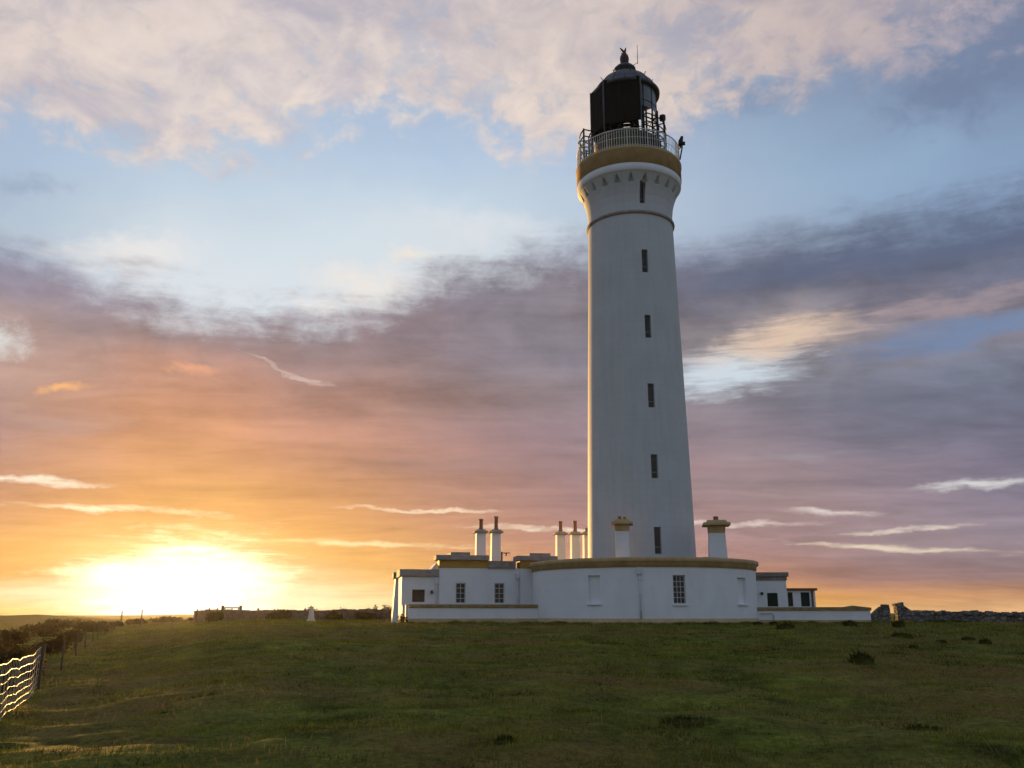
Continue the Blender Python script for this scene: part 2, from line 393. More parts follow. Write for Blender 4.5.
MT['railpaint'] = noise_mat('pale_railing_paint', (.66, .66, .64), (.76, .76, .74), 6.0, .55)
MT['murette'] = noise_mat('olive_murette', (.09, .085, .04), (.14, .13, .07), 3.0, .7)
MT['frame'] = noise_mat('white_window_paint', (.45, .45, .44), (.55, .55, .53), 8.0, .5)
MT['greyframe'] = noise_mat('grey_window_paint', (.16, .16, .16), (.22, .22, .21), 8.0, .5)
MT['green'] = noise_mat('dark_green_board', (.008, .022, .014), (.014, .032, .02), 3.0, .6)
MT['brownboard'] = noise_mat('dark_brown_board', (.035, .027, .02), (.05, .038, .028), 3.0, .6)
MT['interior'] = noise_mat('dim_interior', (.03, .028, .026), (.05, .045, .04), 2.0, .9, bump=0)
MT['pipe'] = noise_mat('grey_pipe_paint', (.56, .58, .61), (.66, .68, .70), 4.0, .5)
MT['wood'] = noise_mat('weathered_timber', (.055, .04, .026), (.10, .07, .045), 6.0, .9, stretch=(1, 1, .15), bump=.4)
MT['wire'] = noise_mat('galvanised_wire', (.50, .47, .42), (.66, .62, .56), 10.0, .42, metallic=.7, bump=0, spec=.5)
MT['roofing'] = noise_mat('lead_roof', (.14, .13, .13), (.2, .19, .18), 2.0, .7)
MT['edge_brown'] = noise_mat('brown_fascia', (.16, .075, .04), (.22, .11, .06), 4.0, .7)
MT['bronze'] = noise_mat('dark_bronze', (.045, .02, .015), (.07, .03, .022), 4.0, .5)

def glass_mat(name, tint=(.02, .024, .028)):
    m, nt, b = mat(name); b.inputs['Base Color'].default_value = (*tint, 1); b.inputs['Roughness'].default_value = 0.06
    b.inputs['Specular IOR Level'].default_value = 0.35
    n2 = nnode(nt, 'ShaderNodeTexNoise'); n2.inputs['Scale'].default_value = 3.0
    bp = nnode(nt, 'ShaderNodeBump'); bp.inputs['Strength'].default_value = 0.05; nt.links.new(n2.outputs['Fac'], bp.inputs['Height']); nt.links.new(bp.outputs[0], b.inputs['Normal'])
    return m
MT['glass'] = glass_mat('window_glass')
MT['lantern_grey'] = noise_mat('grey_lantern_pane', (.11, .12, .14), (.17, .18, .20), 1.5, .3, bump=0, spec=.5)  # plain opaque grey for the upper lantern panes
m, nt, b = mat('lantern_glass'); b.inputs['Base Color'].default_value = (.9, .95, .95, 1); b.inputs['Roughness'].default_value = .03
b.inputs['Transmission Weight'].default_value = 1.0; b.inputs['IOR'].default_value = 1.02
MT['clear'] = m

def stone_mat(name, c1, c2, scale):
    m, nt, b = mat(name); L = nt.links.new
    tcn = nnode(nt, 'ShaderNodeTexCoord'); mp = nnode(nt, 'ShaderNodeMapping'); mp.inputs[3].default_value = (1, 1, 1.9); L(tcn.outputs['Object'], mp.inputs[0])
    v = nnode(nt, 'ShaderNodeTexVoronoi'); v.inputs['Scale'].default_value = scale; L(mp.outputs[0], v.inputs['Vector'])
    v2 = nnode(nt, 'ShaderNodeTexVoronoi', feature='DISTANCE_TO_EDGE'); v2.inputs['Scale'].default_value = scale; L(mp.outputs[0], v2.inputs['Vector'])
    bw = nnode(nt, 'ShaderNodeRGBToBW'); L(v.outputs['Color'], bw.inputs[0])
    mx = nnode(nt, 'ShaderNodeMix', data_type='RGBA'); mx.inputs[6].default_value = (*c1, 1); mx.inputs[7].default_value = (*c2, 1); L(bw.outputs[0], mx.inputs[0])
    n1 = nnode(nt, 'ShaderNodeTexNoise'); n1.inputs['Scale'].default_value = 6; n1.inputs['Detail'].default_value = 6; L(tcn.outputs['Object'], n1.inputs['Vector'])
    mx2 = nnode(nt, 'ShaderNodeMix', data_type='RGBA', blend_type='MULTIPLY'); mx2.inputs[0].default_value = .6; L(mx.outputs[2], mx2.inputs[6]); L(n1.outputs['Color'], mx2.inputs[7])
    sm_ = nnode(nt, 'ShaderNodeMapRange'); sm_.inputs[2].default_value = .10; L(v2.outputs['Distance'], sm_.inputs[0])
    L(mx2.outputs[2], b.inputs['Base Color']); b.inputs['Roughness'].default_value = .95; b.inputs['Specular IOR Level'].default_value = .15
    bp = nnode(nt, 'ShaderNodeBump'); bp.inputs['Strength'].default_value = 1.0; bp.inputs['Distance'].default_value = .08
    L(sm_.outputs[0], bp.inputs['Height']); L(bp.outputs[0], b.inputs['Normal'])
    return m
MT['drystone'] = stone_mat('drystone', (.16, .14, .12), (.38, .34, .30), 3.2)
MT['farstone'] = stone_mat('lichened_stone', (.16, .10, .075), (.34, .24, .2), 2.4)

def leaf_mat(name, c1, c2, trans=.25, scale=1.2):
    m, nt, b = mat(name); L = nt.links.new
    nt.nodes.remove(b); out = [n for n in nt.nodes if n.type == 'OUTPUT_MATERIAL'][0]
    tcn = nnode(nt, 'ShaderNodeTexCoord'); n1 = nnode(nt, 'ShaderNodeTexNoise'); n1.inputs['Scale'].default_value = scale; n1.inputs['Detail'].default_value = 5
    n1.inputs['Roughness'].default_value = .7
    L(tcn.outputs['Object'], n1.inputs['Vector'])
    cr = nnode(nt, 'ShaderNodeValToRGB'); cr.color_ramp.elements[0].position = .35; cr.color_ramp.elements[1].position = .66
    cr.color_ramp.elements[0].color = (*c1, 1); cr.color_ramp.elements[1].color = (*c2, 1); L(n1.outputs['Fac'], cr.inputs[0])
    d = nnode(nt, 'ShaderNodeBsdfDiffuse'); t = nnode(nt, 'ShaderNodeBsdfTranslucent'); ms = nnode(nt, 'ShaderNodeMixShader'); ms.inputs[0].default_value = trans
    L(cr.outputs[0], d.inputs[0]); L(cr.outputs[0], t.inputs[0]); L(d.outputs[0], ms.inputs[1]); L(t.outputs[0], ms.inputs[2]); L(ms.outputs[0], out.inputs[0])
    return m
MT['gorse'] = leaf_mat('gorse_leaf', (.045, .032, .012), (.11, .07, .028), .3)
MT['shrub'] = leaf_mat('shrub_leaf', (.04, .03, .012), (.11, .06, .03), .4)
MT['tussock'] = leaf_mat('tussock_blade', (.030, .031, .008), (.085, .078, .020), .15)

# ================================================================ helpers: meshes
class MB:
    def __init__(s): s.v = []; s.f = []; s.sm = []
    def add(s, vs, fs, smooth=False):
        o = len(s.v); s.v += [tuple(p) for p in vs]; s.f += [tuple(i + o for i in f) for f in fs]; s.sm += [smooth] * len(fs)
        return s
    def box(s, x0, x1, y0, y1, z0, z1, taper=0.0):
        t = taper
        v = [(x0, y0, z0), (x1, y0, z0), (x1, y1, z0), (x0, y1, z0), (x0 + t, y0 + t, z1), (x1 - t, y0 + t, z1), (x1 - t, y1 - t, z1), (x0 + t, y1 - t, z1)]
        return s.add(v, [(3, 2, 1, 0), (4, 5, 6, 7), (0, 1, 5, 4), (1, 2, 6, 5), (2, 3, 7, 6), (3, 0, 4, 7)])
    def obox(s, c, t, n, w, d, z0, z1):            # box centred at c, along t (unit), thickness d along n
        c = Vector(c); t = Vector(t); n = Vector(n); v = []
        for z in (z0, z1):
            for a, b in ((-1, -1), (1, -1), (1, 1), (-1, 1)):
                p = c + t * (a * w / 2) + n * (b * d / 2); v.append((p.x, p.y, c.z + z))
        return s.add(v, [(3, 2, 1, 0), (4, 5, 6, 7), (0, 1, 5, 4), (1, 2, 6, 5), (2, 3, 7, 6), (3, 0, 4, 7)])
    def prism(s, poly, y0, y1):                     # outline in x,z pushed from y0 to y1
        n = len(poly); v = [(x, y0, z) for x, z in poly] + [(x, y1, z) for x, z in poly]
        return s.add(v, [tuple(range(n)), tuple(range(2 * n - 1, n - 1, -1))] + [(i + n, (i + 1) % n + n, (i + 1) % n, i) for i in range(n)])
    def lathe(s, prof, seg=48, a0=0.0, a1=2 * math.pi, cx=0, cy=0, smooth=True, rfun=None):
        closed = abs(a1 - a0 - 2 * math.pi) < 1e-6; m = seg if closed else seg + 1; v = []
        for r, z in prof:
            for k in range(m):
                a = a0 + (a1 - a0) * k / seg; rr = r if rfun is None else rfun(r, z, a)
                v.append((cx + rr * math.sin(a), cy - rr * math.cos(a), z))
        f = []
        for i in range(len(prof) - 1):
            for k in range(seg):
                k2 = (k + 1) % m; f.append((i * m + k, i * m + k2, (i + 1) * m + k2, (i + 1) * m + k))
        return s.add(v, f, smooth)
    def tube(s, pts, r, seg=6, smooth=True, cap=True):
        pts = [Vector(p) for p in pts]; v = []; n = len(pts)
        rs = r if isinstance(r, (list, tuple)) else [r] * n
        for i, p in enumerate(pts):
            d = (pts[min(i + 1, n - 1)] - pts[max(i - 1, 0)]).normalized()
            up = Vector((0, 0, 1)) if abs(d.z) < .9 else Vector((1, 0, 0))
            a = d.cross(up).normalized(); b_ = a.cross(d)
            for k in range(seg):
                t = 2 * math.pi * k / seg; v.append(p + (a * math.cos(t) + b_ * math.sin(t)) * rs[i])
        f = [(i * seg + k, i * seg + (k + 1) % seg, (i + 1) * seg + (k + 1) % seg, (i + 1) * seg + k) for i in range(n - 1) for k in range(seg)]
        if cap: f += [tuple(range(seg - 1, -1, -1)), tuple(range((n - 1) * seg, n * seg))]
        return s.add(v, f, smooth)
    def build(s, name, m, parent=None, bevel=0.0):
        me = bpy.data.meshes.new(name); me.from_pydata(s.v, [], s.f); me.update()
        me.polygons.foreach_set('use_smooth', s.sm)
        o = bpy.data.objects.new(name, me); C.objects.link(o); me.materials.append(MT[m] if isinstance(m, str) else m)
        if parent: o.parent = parent
        if bevel:
            md = o.modifiers.new('bevel', 'BEVEL'); md.width = bevel; md.segments = 2; md.limit_method = 'ANGLE'; md.angle_limit = R(40)
        return o

def tag(o, label, cat, group=None, kind=None):
    if label: o['label'] = label
    if cat: o['category'] = cat
    if group: o['group'] = group
    if kind: o['kind'] = kind
    return o
def thing(name, label, cat, loc=(0, 0, 0), rz=0.0, group=None):
    o = bpy.data.objects.new(name, None); C.objects.link(o); o.location = loc; o.rotation_euler = (0, 0, rz)
    o.empty_display_size = .3
    return tag(o, label, cat, group)

class Frame:                                        # local frame: x along the wall, y into depth, z up
    def __init__(s, origin, rz): s.o = Vector(origin); s.rz = rz; s.u = Vector((math.cos(rz), math.sin(rz), 0)); s.w = Vector((-math.sin(rz), math.cos(rz), 0))
    def hit(s, px, py, d=0.0):                      # where the sight line of a pixel meets the wall plane at depth d
        r = ray(px, py); e = Vector((0, 0, EYE)); n = s.w
        t = ((s.o + s.w * d - e).dot(n)) / r.dot(n); p = e + r * t - s.o
        return p.dot(s.u), p.z
    def sx(s, px, d=0.0, py=600): return s.hit(px, py, d)[0]
    def sz(s, py, px, d=0.0): return s.hit(px, py, d)[1]

def opening_wall(mb, P, xs, zs, holes, reveal):
    """wall skin over a (x,z) grid; P(x,z,inset) gives the point; holes are (x0,x1,z0,z1)"""
    xs = sorted(set([round(x, 5) for x in xs] + [round(h[i], 5) for h in holes for i in (0, 1)]))
    zs = sorted(set([round(z, 5) for z in zs] + [round(h[i], 5) for h in holes for i in (2, 3)]))
    def inside(x, z): return any(h[0] < x < h[1] and h[2] < z < h[3] for h in holes)
    idx = {}; v = []; f = []
    def vi(i, k):
        if (i, k) not in idx: idx[(i, k)] = len(v); v.append(P(xs[i], zs[k], 0))
        return idx[(i, k)]
    for i in range(len(xs) - 1):
        for k in range(len(zs) - 1):
            if not inside((xs[i] + xs[i + 1]) / 2, (zs[k] + zs[k + 1]) / 2):
                f.append((vi(i, k), vi(i + 1, k), vi(i + 1, k + 1), vi(i, k + 1)))
    mb.add(v, f, True)
    for x0, x1, z0, z1 in holes:
        q = [(x0, z0), (x1, z0), (x1, z1), (x0, z1)]
        for a in range(4):
            p, r = q[a], q[(a + 1) % 4]
            mb.add([P(*p, 0), P(*r, 0), P(*r, reveal), P(*p, reveal)], [(3, 2, 1, 0)])
    return mb

def window(parent, c, t, n, w, h, bars_x, bars_z, frame='frame', sill=True, fw=.05, inset=.12, pane='glass', sill_mat='white', zbars=None, name='window', bw=.025, sash=None):
    """c: centre of the opening's lower edge on the wall face; t: right; n: outward"""
    c = Vector(c); t = Vector(t); n = Vector(n); b = MB(); fc = c - n * inset
    b.obox(fc - t * (w / 2 - fw / 2), t, n, fw, .06, .002, h - .002); b.obox(fc + t * (w / 2 - fw / 2), t, n, fw, .06, .002, h - .002)
    b.obox(fc, t, n, w - 2 * fw, .06, .002, fw); b.obox(fc, t, n, w - 2 * fw, .06, h - fw, h - .002)
    iw = w - 2 * fw
    for k in range(1, bars_x + 1):
        b.obox(fc + t * (-iw / 2 + iw * k / (bars_x + 1)), t, n, bw, .035, fw, h - fw)
    for z in (zbars if zbars else [(fw + (h - 2 * fw) * k / (bars_z + 1)) for k in range(1, bars_z + 1)]):
        b.obox(fc, t, n, iw, .042, z - bw / 2, z + bw / 2)
    wn = b.build(name, frame, parent)
    p = MB(); pc = fc - n * .012; p.obox(pc, t, n, iw + .01, .012, fw * .8, h - fw * .8); p.build('pane', pane, wn)
    if sill:
        s_ = MB(); s_.obox(c + n * .02, t, n, w + .12, .14, -.085, -.004); s_.build('sill', sill_mat, wn, .008)
    return wn

# ================================================================ ground
GZ = 1.10                                           # level of the lighthouse green
def sstep(x, a, b):
    t = np.clip((x - a) / (b - a), 0, 1); return t * t * (3 - 2 * t)
def vnoise(x, y, seed):
    xi = np.floor(x).astype(np.int64); yi = np.floor(y).astype(np.int64); fx = x - xi; fy = y - yi
    fx = fx * fx * (3 - 2 * fx); fy = fy * fy * (3 - 2 * fy)
    def h(a, b):
        n = (a * 374761393 + b * 668265263 + seed * 974634777) & 0xffffffff
        n = ((n ^ (n >> 13)) * 1274126177) & 0xffffffff
        return ((n ^ (n >> 16)) & 0xffff) / 65535.0
    return (h(xi, yi) * (1 - fx) + h(xi + 1, yi) * fx) * (1 - fy) + (h(xi, yi + 1) * (1 - fx) + h(xi + 1, yi + 1) * fx) * fy
def fbm(x, y, seed, o=4):
    s = 0; a = 1; t = 0
    for k in range(o):
        s = s + a * vnoise(x * 2 ** k, y * 2 ** k, seed + k); t += a; a *= .5
    return s / t - .5
def ground(x, y):
    x = np.asarray(x, float); y = np.asarray(y, float)
    rise = sstep(y, 4, 44) * .55 + .45 * np.clip((y - 6) / 38, 0, 1)
    az_ = x / np.maximum(y, 4)
    z = GZ * rise * (0.22 + .78 * sstep(az_, -.45, -.25))
    near = 1 - sstep(np.hypot(x - 3, y - 52), 9, 13) * 0
    amp = 1 - sstep(np.abs(y - 52), 14, 4) * (1 - sstep(np.abs(x - 4), 13, 22)) * .85
    z = z + fbm(x * .09, y * .09, 3, 3) * .20 * sstep(y, 3, 14) * amp * (1 - sstep(y, 120, 300))
    z = z + fbm(x * .55, y * .55, 11, 3) * .20 * amp + fbm(x * 1.9, y * 1.9, 21, 3) * .12 * amp
    # dune bank far to the left, beyond the fence
    z = z + 1.5 * np.exp(-((y - 190) / 60) ** 2) * sstep(az_, -.38, -.52) * (.45 + 1.1 * fbm(x * .05, y * .05, 5, 4))
    z = z + (.45 + .9 * fbm(x * .012, y * .012, 8, 4)) * sstep(y, 240, 430)
    return z
def gz(x, y): return float(ground(x, y))

def axis_pts(core, far, n_far):
    g = np.geomspace(1, far / core[-1], n_far)[1:] * core[-1]
    return g
xs = np.concatenate([-axis_pts(np.linspace(0, 34, 2), 500, 40)[::-1], np.linspace(-34, 34, 400), axis_pts(np.linspace(0, 34, 2), 500, 40)])
ys = np.concatenate([[-60, -40, -25, -10, 0, 4], np.linspace(6, 66, 480), np.linspace(67, 240, 80), np.geomspace(246, 520, 40)])
GX, GY = np.meshgrid(xs, ys); Zg = ground(GX, GY)
nxg, nyg = len(xs), len(ys)
vv = np.stack([GX, GY, Zg], -1).reshape(-1, 3)
ii = (np.arange(nyg - 1)[:, None] * nxg + np.arange(nxg - 1)[None]).reshape(-1)
ff = np.stack([ii, ii + 1, ii + nxg + 1, ii + nxg], -1)
me = bpy.data.meshes.new('ground'); me.from_pydata(vv.tolist(), [], ff.tolist()); me.polygons.foreach_set('use_smooth', [True] * len(ff)); me.update()
go = bpy.data.objects.new('ground', me); C.objects.link(go); go['kind'] = 'structure'

m, nt, b = mat('rough_turf'); L = nt.links.new
tcn = nnode(nt, 'ShaderNodeTexCoord')
def nse(sc, det=6, rough=.65, st=(1, 1, 1)):
    mp = nnode(nt, 'ShaderNodeMapping'); mp.inputs[3].default_value = st; L(tcn.outputs['Object'], mp.inputs[0])
    n = nnode(nt, 'ShaderNodeTexNoise'); n.inputs['Scale'].default_value = sc; n.inputs['Detail'].default_value = det; n.inputs['Roughness'].default_value = rough
    L(mp.outputs[0], n.inputs['Vector']); return n
def rampn(src, stops):
    cr = nnode(nt, 'ShaderNodeValToRGB'); L(src, cr.inputs[0])
    while len(cr.color_ramp.elements) < len(stops): cr.color_ramp.elements.new(.5)
    for e_, (p, c) in zip(cr.color_ramp.elements, stops): e_.position = p; e_.color = (*c, 1)
    return cr.outputs[0]
def mixn(f, a, c, bt='MIX'):
    n = nnode(nt, 'ShaderNodeMix', data_type='RGBA', blend_type=bt)
    if hasattr(f, 'links'): L(f, n.inputs[0])
    else: n.inputs[0].default_value = f
    for i, v in ((6, a), (7, c)):
        if hasattr(v, 'links'): L(v, n.inputs[i])
        else: n.inputs[i].default_value = (*v, 1)
    return n.outputs[2]
n_big = nse(.16, 5); n_mid = nse(.8, 9, .74); n_fine = nse(9, 6, .75)
c_base = rampn(n_mid.outputs['Fac'], [(.34, (.026, .030, .006)), (.46, (.090, .108, .016)), (.56, (.150, .158, .025)), (.70, (.27, .235, .048))])
f_br = rampn(n_big.outputs['Fac'], [(.42, (0, 0, 0)), (.62, (1, 1, 1))])
bwn = nnode(nt, 'ShaderNodeRGBToBW'); L(f_br, bwn.inputs[0])
c2 = mixn(bwn.outputs[0], c_base, (.165, .10, .034))
c3 = mixn(.75, c2, rampn(n_fine.outputs['Fac'], [(.3, (.25, .25, .25)), (.7, (1.5, 1.5, 1.4))]), 'MULTIPLY')
L(c3, b.inputs['Base Color']); b.inputs['Roughness'].default_value = 1.0; b.inputs['Specular IOR Level'].default_value = .05
bp = nnode(nt, 'ShaderNodeBump'); bp.inputs['Strength'].default_value = .5; bp.inputs['Distance'].default_value = .03; L(n_fine.outputs['Fac'], bp.inputs['Height']); L(bp.outputs[0], b.inputs['Normal'])
me.materials.append(m)

# short turf, as one mass of blades: dense near the camera, thinner with distance
NB = 420000
d_ = 8.5 * (125 / 8.5) ** (rng.random(NB) ** .80); t_ = rng.uniform(-.64, .64, NB)
bx = d_ * t_; by = d_ * np.sqrt(np.maximum(1 - (t_ * .9) ** 2 * .2, .5))
clump = fbm(bx * 1.1, by * 1.1, 31, 4) + .45 * fbm(bx * .23, by * .23, 41, 3)
keep = (clump + rng.normal(0, .10, NB)) > -.09
keep &= ~((by > 44.5) & (by < 62) & (bx > -8.2) & (bx < 19.5)) | ((by < 49.5) & (np.hypot(bx - 7.35, by - 52) > 6.4) & (by < 48.3))
keep &= np.hypot(bx - 7.35, by - 52) > 6.4
bx, by, d_, clump = bx[keep], by[keep], d_[keep], clump[keep]; nb = len(bx)
hgt = (.018 + .05 * rng.random(nb) ** 1.5) * (1 + 2.0 * np.clip(clump, 0, .5)) * np.minimum(1.5, .7 + d_ / 40); wd = .0035 * (d_ / 10 + .55) * rng.uniform(.6, 1.3, nb)
bz = ground(bx, by) - .006; an = rng.uniform(0, math.pi, nb); le = rng.normal(0, .55, (nb, 2)) * hgt[:, None]
V = np.zeros((nb, 3, 3)); V[:, 0] = np.stack([bx - np.cos(an) * wd, by - np.sin(an) * wd, bz], -1); V[:, 1] = np.stack([bx + np.cos(an) * wd, by + np.sin(an) * wd, bz], -1)
V[:, 2] = np.stack([bx + le[:, 0], by + le[:, 1], bz + hgt], -1)
me = bpy.data.meshes.new('grass'); me.vertices.add(nb * 3); me.loops.add(nb * 3); me.polygons.add(nb)
me.vertices.foreach_set('co', V.reshape(-1)); me.loops.foreach_set('vertex_index', np.arange(nb * 3, dtype=np.int32)); me.polygons.foreach_set('loop_start', np.arange(nb, dtype=np.int32) * 3)
me.update(); me.validate()
gr = bpy.data.objects.new('grass', me); C.objects.link(gr)
tag(gr, 'short rough grass covering the dark green field in the foreground', 'grass', kind='stuff')
me.materials.append(leaf_mat('turf_blade', (.040, .052, .007), (.29, .285, .045), .18, .9))

# sparse dry stems standing above the turf near the camera
ns_ = 9000; d2_ = 8.5 * (34 / 8.5) ** rng.random(ns_); t2_ = rng.uniform(-.64, .64, ns_); sx_ = d2_ * t2_; sy_ = d2_ * .98
k2_ = fbm(sx_ * .5, sy_ * .5, 77, 4) + rng.normal(0, .07, ns_) > .06; sx_, sy_, d2_ = sx_[k2_], sy_[k2_], d2_[k2_]; ns_ = len(sx_)
h_ = rng.uniform(.06, .17, ns_); w_ = .0022 * (d2_ / 10 + .5); a_ = rng.uniform(0, math.pi, ns_); z_ = ground(sx_, sy_) - .01; l_ = rng.normal(0, .35, (ns_, 2)) * h_[:, None]
V = np.zeros((ns_, 4, 3)); V[:, 0] = np.stack([sx_ - np.cos(a_) * w_, sy_ - np.sin(a_) * w_, z_], -1); V[:, 1] = np.stack([sx_ + np.cos(a_) * w_, sy_ + np.sin(a_) * w_, z_], -1)
V[:, 2] = np.stack([sx_ + l_[:, 0] + np.cos(a_) * w_ * 1.8, sy_ + l_[:, 1] + np.sin(a_) * w_ * 1.8, z_ + h_ * .86], -1); V[:, 3] = np.stack([sx_ + l_[:, 0] * 1.2, sy_ + l_[:, 1] * 1.2, z_ + h_], -1)
me = bpy.data.meshes.new('dry_stems'); F_ = (np.arange(ns_)[:, None] * 4 + np.array([0, 1, 2, 3])[None]); me.from_pydata(V.reshape(-1, 3).tolist(), [], F_.tolist()); me.update()
dso = bpy.data.objects.new('dry_stems', me); C.objects.link(dso); tag(dso, 'sparse straw coloured grass stems standing above the near turf', 'grass', kind='stuff'); me.materials.append(leaf_mat('dry_stem', (.10, .08, .03), (.28, .21, .09), .3, 2.0))

# longer grass and weeds along the foot of the walls
def foot_blades(pts, n, seed):
    r_ = np.random.default_rng(seed); P_ = np.array(pts); k = r_.integers(0, len(P_) - 1, n); f = r_.random(n)[:, None]
    c = P_[k] * (1 - f) + P_[k + 1] * f; dd_ = np.abs(r_.normal(0, .16, n)); c = c + np.stack([r_.normal(0, .03, n), -dd_ - .03], -1)
    cl = fbm(c[:, 0] * 1.7, c[:, 1] * .4, 61, 3); ok = cl + r_.normal(0, .12, n) > -.06; c = c[ok]; cl = cl[ok]; m_ = len(c)
    h = (.05 + .10 * r_.random(m_)) * (1 + 2 * np.clip(cl, 0, .5)); a = r_.uniform(0, math.pi, m_); w = .012 * r_.uniform(.6, 1.3, m_); z = ground(c[:, 0], c[:, 1]) - .01
    l = r_.normal(0, .45, (m_, 2)) * h[:, None]; V = np.zeros((m_, 3, 3)); V[:, 0] = np.stack([c[:, 0] - np.cos(a) * w, c[:, 1] - np.sin(a) * w, z], -1)
    V[:, 1] = np.stack([c[:, 0] + np.cos(a) * w, c[:, 1] + np.sin(a) * w, z], -1); V[:, 2] = np.stack([c[:, 0] + l[:, 0], c[:, 1] + l[:, 1], z + h], -1); return V
arc = [(7.35 + 6.3 * math.sin(a), 52 - 6.3 * math.cos(a)) for a in np.linspace(-1.6, 1.35, 40)]
FV = np.concatenate([foot_blades(arc, 9000, 1), foot_blades([(-6.2, 48.8), (1.6, 50.3)], 5000, 2), foot_blades([(13.2, 49.7), (20.3, 49.4)], 4500, 3), foot_blades([(20.2, 50.3), (29, 48.2)], 5000, 4)])
me = bpy.data.meshes.new('wall_foot_grass'); nf = len(FV); me.vertices.add(nf * 3); me.loops.add(nf * 3); me.polygons.add(nf)
me.vertices.foreach_set('co', FV.reshape(-1)); me.loops.foreach_set('vertex_index', np.arange(nf * 3, dtype=np.int32)); me.polygons.foreach_set('loop_start', np.arange(nf, dtype=np.int32) * 3)
me.update(); me.validate(); fg_ = bpy.data.objects.new('wall_foot_grass', me); C.objects.link(fg_); tag(fg_, 'longer uncut grass fringing the foot of the white and stone walls', 'grass', kind='stuff'); me.materials.append(gr.data.materials[0])

# ================================================================ the lighthouse tower
TX, TY = 7.35, 52.0
tw = thing('lighthouse_tower', 'tall white tapering lighthouse tower with ochre gallery band and black lantern', 'lighthouse', (TX, TY, GZ), -math.atan2(TX, TY))
def TZ(z): return z - GZ                            # world height -> local
EL = lambda z: z - GZ
def shaft_r(z):                                      # z world
    pts = [(0.9, 3.09), (5.0, 3.03), (10, 2.93), (15, 2.82), (20, 2.70), (24.7, 2.60)]
    return float(np.interp(z, [p[0] for p in pts], [p[1] for p in pts]))
PHW = R(17.2)
win_specs = [(260.5, 23, .37), (326.5, 23, .37), (396, 24, .38), (467, 24, .39), (541, 27, .39)]
def tower_z(py, px, r):                              # world z on the tower's near face seen at that pixel
    d = ray(px, py); Y = TY - r * math.cos(PHW); return EYE + d.z / d.y * Y
holes = []; tw_w = []
for py, hpx, w in win_specs:
    px = 641 + (py - 192) * 16 / 350; r = 2.8
    z0 = tower_z(py + hpx / 2, px, r); z1 = tower_z(py - hpx / 2, px, r); rr = shaft_r((z0 + z1) / 2)
    ha = w / 2 / rr; holes.append((PHW - ha, PHW + ha, z0, z1)); tw_w.append((z0, z1, w, rr))
mb = MB()
def Psh(a, z, ins):
    r = shaft_r(z) - ins; return (r * math.sin(a), -r * math.cos(a), EL(z))
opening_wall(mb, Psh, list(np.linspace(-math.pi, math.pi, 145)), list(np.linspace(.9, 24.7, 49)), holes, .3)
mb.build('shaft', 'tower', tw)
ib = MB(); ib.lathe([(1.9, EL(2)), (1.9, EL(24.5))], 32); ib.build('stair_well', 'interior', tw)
tv = Vector((math.cos(PHW), math.sin(PHW), 0)); nv = Vector((math.sin(PHW), -math.cos(PHW), 0))
for z0, z1, w, rr in tw_w:
    window(tw, nv * rr + Vector((0, 0, EL(z0))), tv, nv, w, z1 - z0, 0, 0, 'greyframe', False, .05, .16, zbars=[(z1 - z0) * .27], bw=.05)
# string course
sc = MB(); sc.lathe([(2.60, EL(24.62)), (2.70, EL(24.66)), (2.72, EL(24.74)), (2.70, EL(24.82)), (2.60, EL(24.86))], 96); sc.build('string_course', 'cornice', tw)
# collar: cavetto with an arcade of recesses under the gallery, and one small window
def col_r(z): return float(np.interp(z, [24.7, 25.4, 25.9, 26.35, 26.7, 26.95, 27.15], [2.575, 2.60, 2.66, 2.77, 2.90, 3.02, 3.13]))
zc0 = tower_z(203, 641, 2.7); zc1 = tower_z(182.5, 641, 2.7)
hw = .32; ha = hw / 2 / 2.65
NA = 22
def notch(a, z):
    z0, z1 = 26.56, 27.02
    ph = ((a - .05) / (2 * math.pi / NA) + .5) % 1 - .5
    if not z0 < z < z1 + .02: return 0
    half = .21 * (1 - (z - z0) / (z1 - z0)) + .035
    t = min(1, max(0, (half - abs(ph)) / .045)); return t * .24
def Pcol(a, z, ins):
    r = col_r(z) - ins - notch(a, z); return (r * math.sin(a), -r * math.cos(a), EL(z))
mb = MB(); opening_wall(mb, Pcol, list(np.linspace(-math.pi, math.pi, 481)), list(np.linspace(24.7, 27.15, 58)), [(PHW - ha, PHW + ha, zc0, zc1)], .3)
mb.build('collar', 'tower', tw)
window(tw, nv * 2.62 + Vector((0, 0, EL(zc0))), tv, nv, hw, zc1 - zc0, 0, 0, 'greyframe', False, .045, .2, zbars=[(zc1 - zc0) * .27])
lb = MB(); lb.lathe([(3.05, EL(27.13)), (3.14, EL(27.15)), (3.22, EL(27.26)), (3.24, EL(27.62)), (3.20, EL(27.66))], 96); lb.build('gallery_ledge', 'white', tw)
ob = MB(); ob.lathe([(3.0, EL(27.64)), (3.27, EL(27.66)), (3.27, EL(28.55)), (3.31, EL(28.58)), (3.31, EL(28.70)), (3.22, EL(28.72)), (1.6, EL(28.72))], 96); ob.build('gallery_band', 'drum_ochre', tw)
# railing
rb = MB(); RR = 3.2; N_ = 128
def ring(r, z, rad, mbx, seg=96, sid=6):
    pr = [(r + rad * math.cos(t), z + rad * math.sin(t)) for t in np.linspace(0, -2 * math.pi, sid + 1)]; mbx.lathe(pr, seg)
for k in range(N_):
    a = 2 * math.pi * k / N_; x, y = RR * math.sin(a), -RR * math.cos(a)
    big_ = k % 8 == 0
    rb.tube([(x, y, EL(28.70)), (x, y, EL(29.86))], .030 if big_ else .016, 5, cap=False)
ring(RR, EL(29.88), .032, rb); ring(RR, EL(28.82), .018, rb); ring(RR, EL(29.32), .014, rb)
rb.build('gallery_railing', 'railpaint', tw)
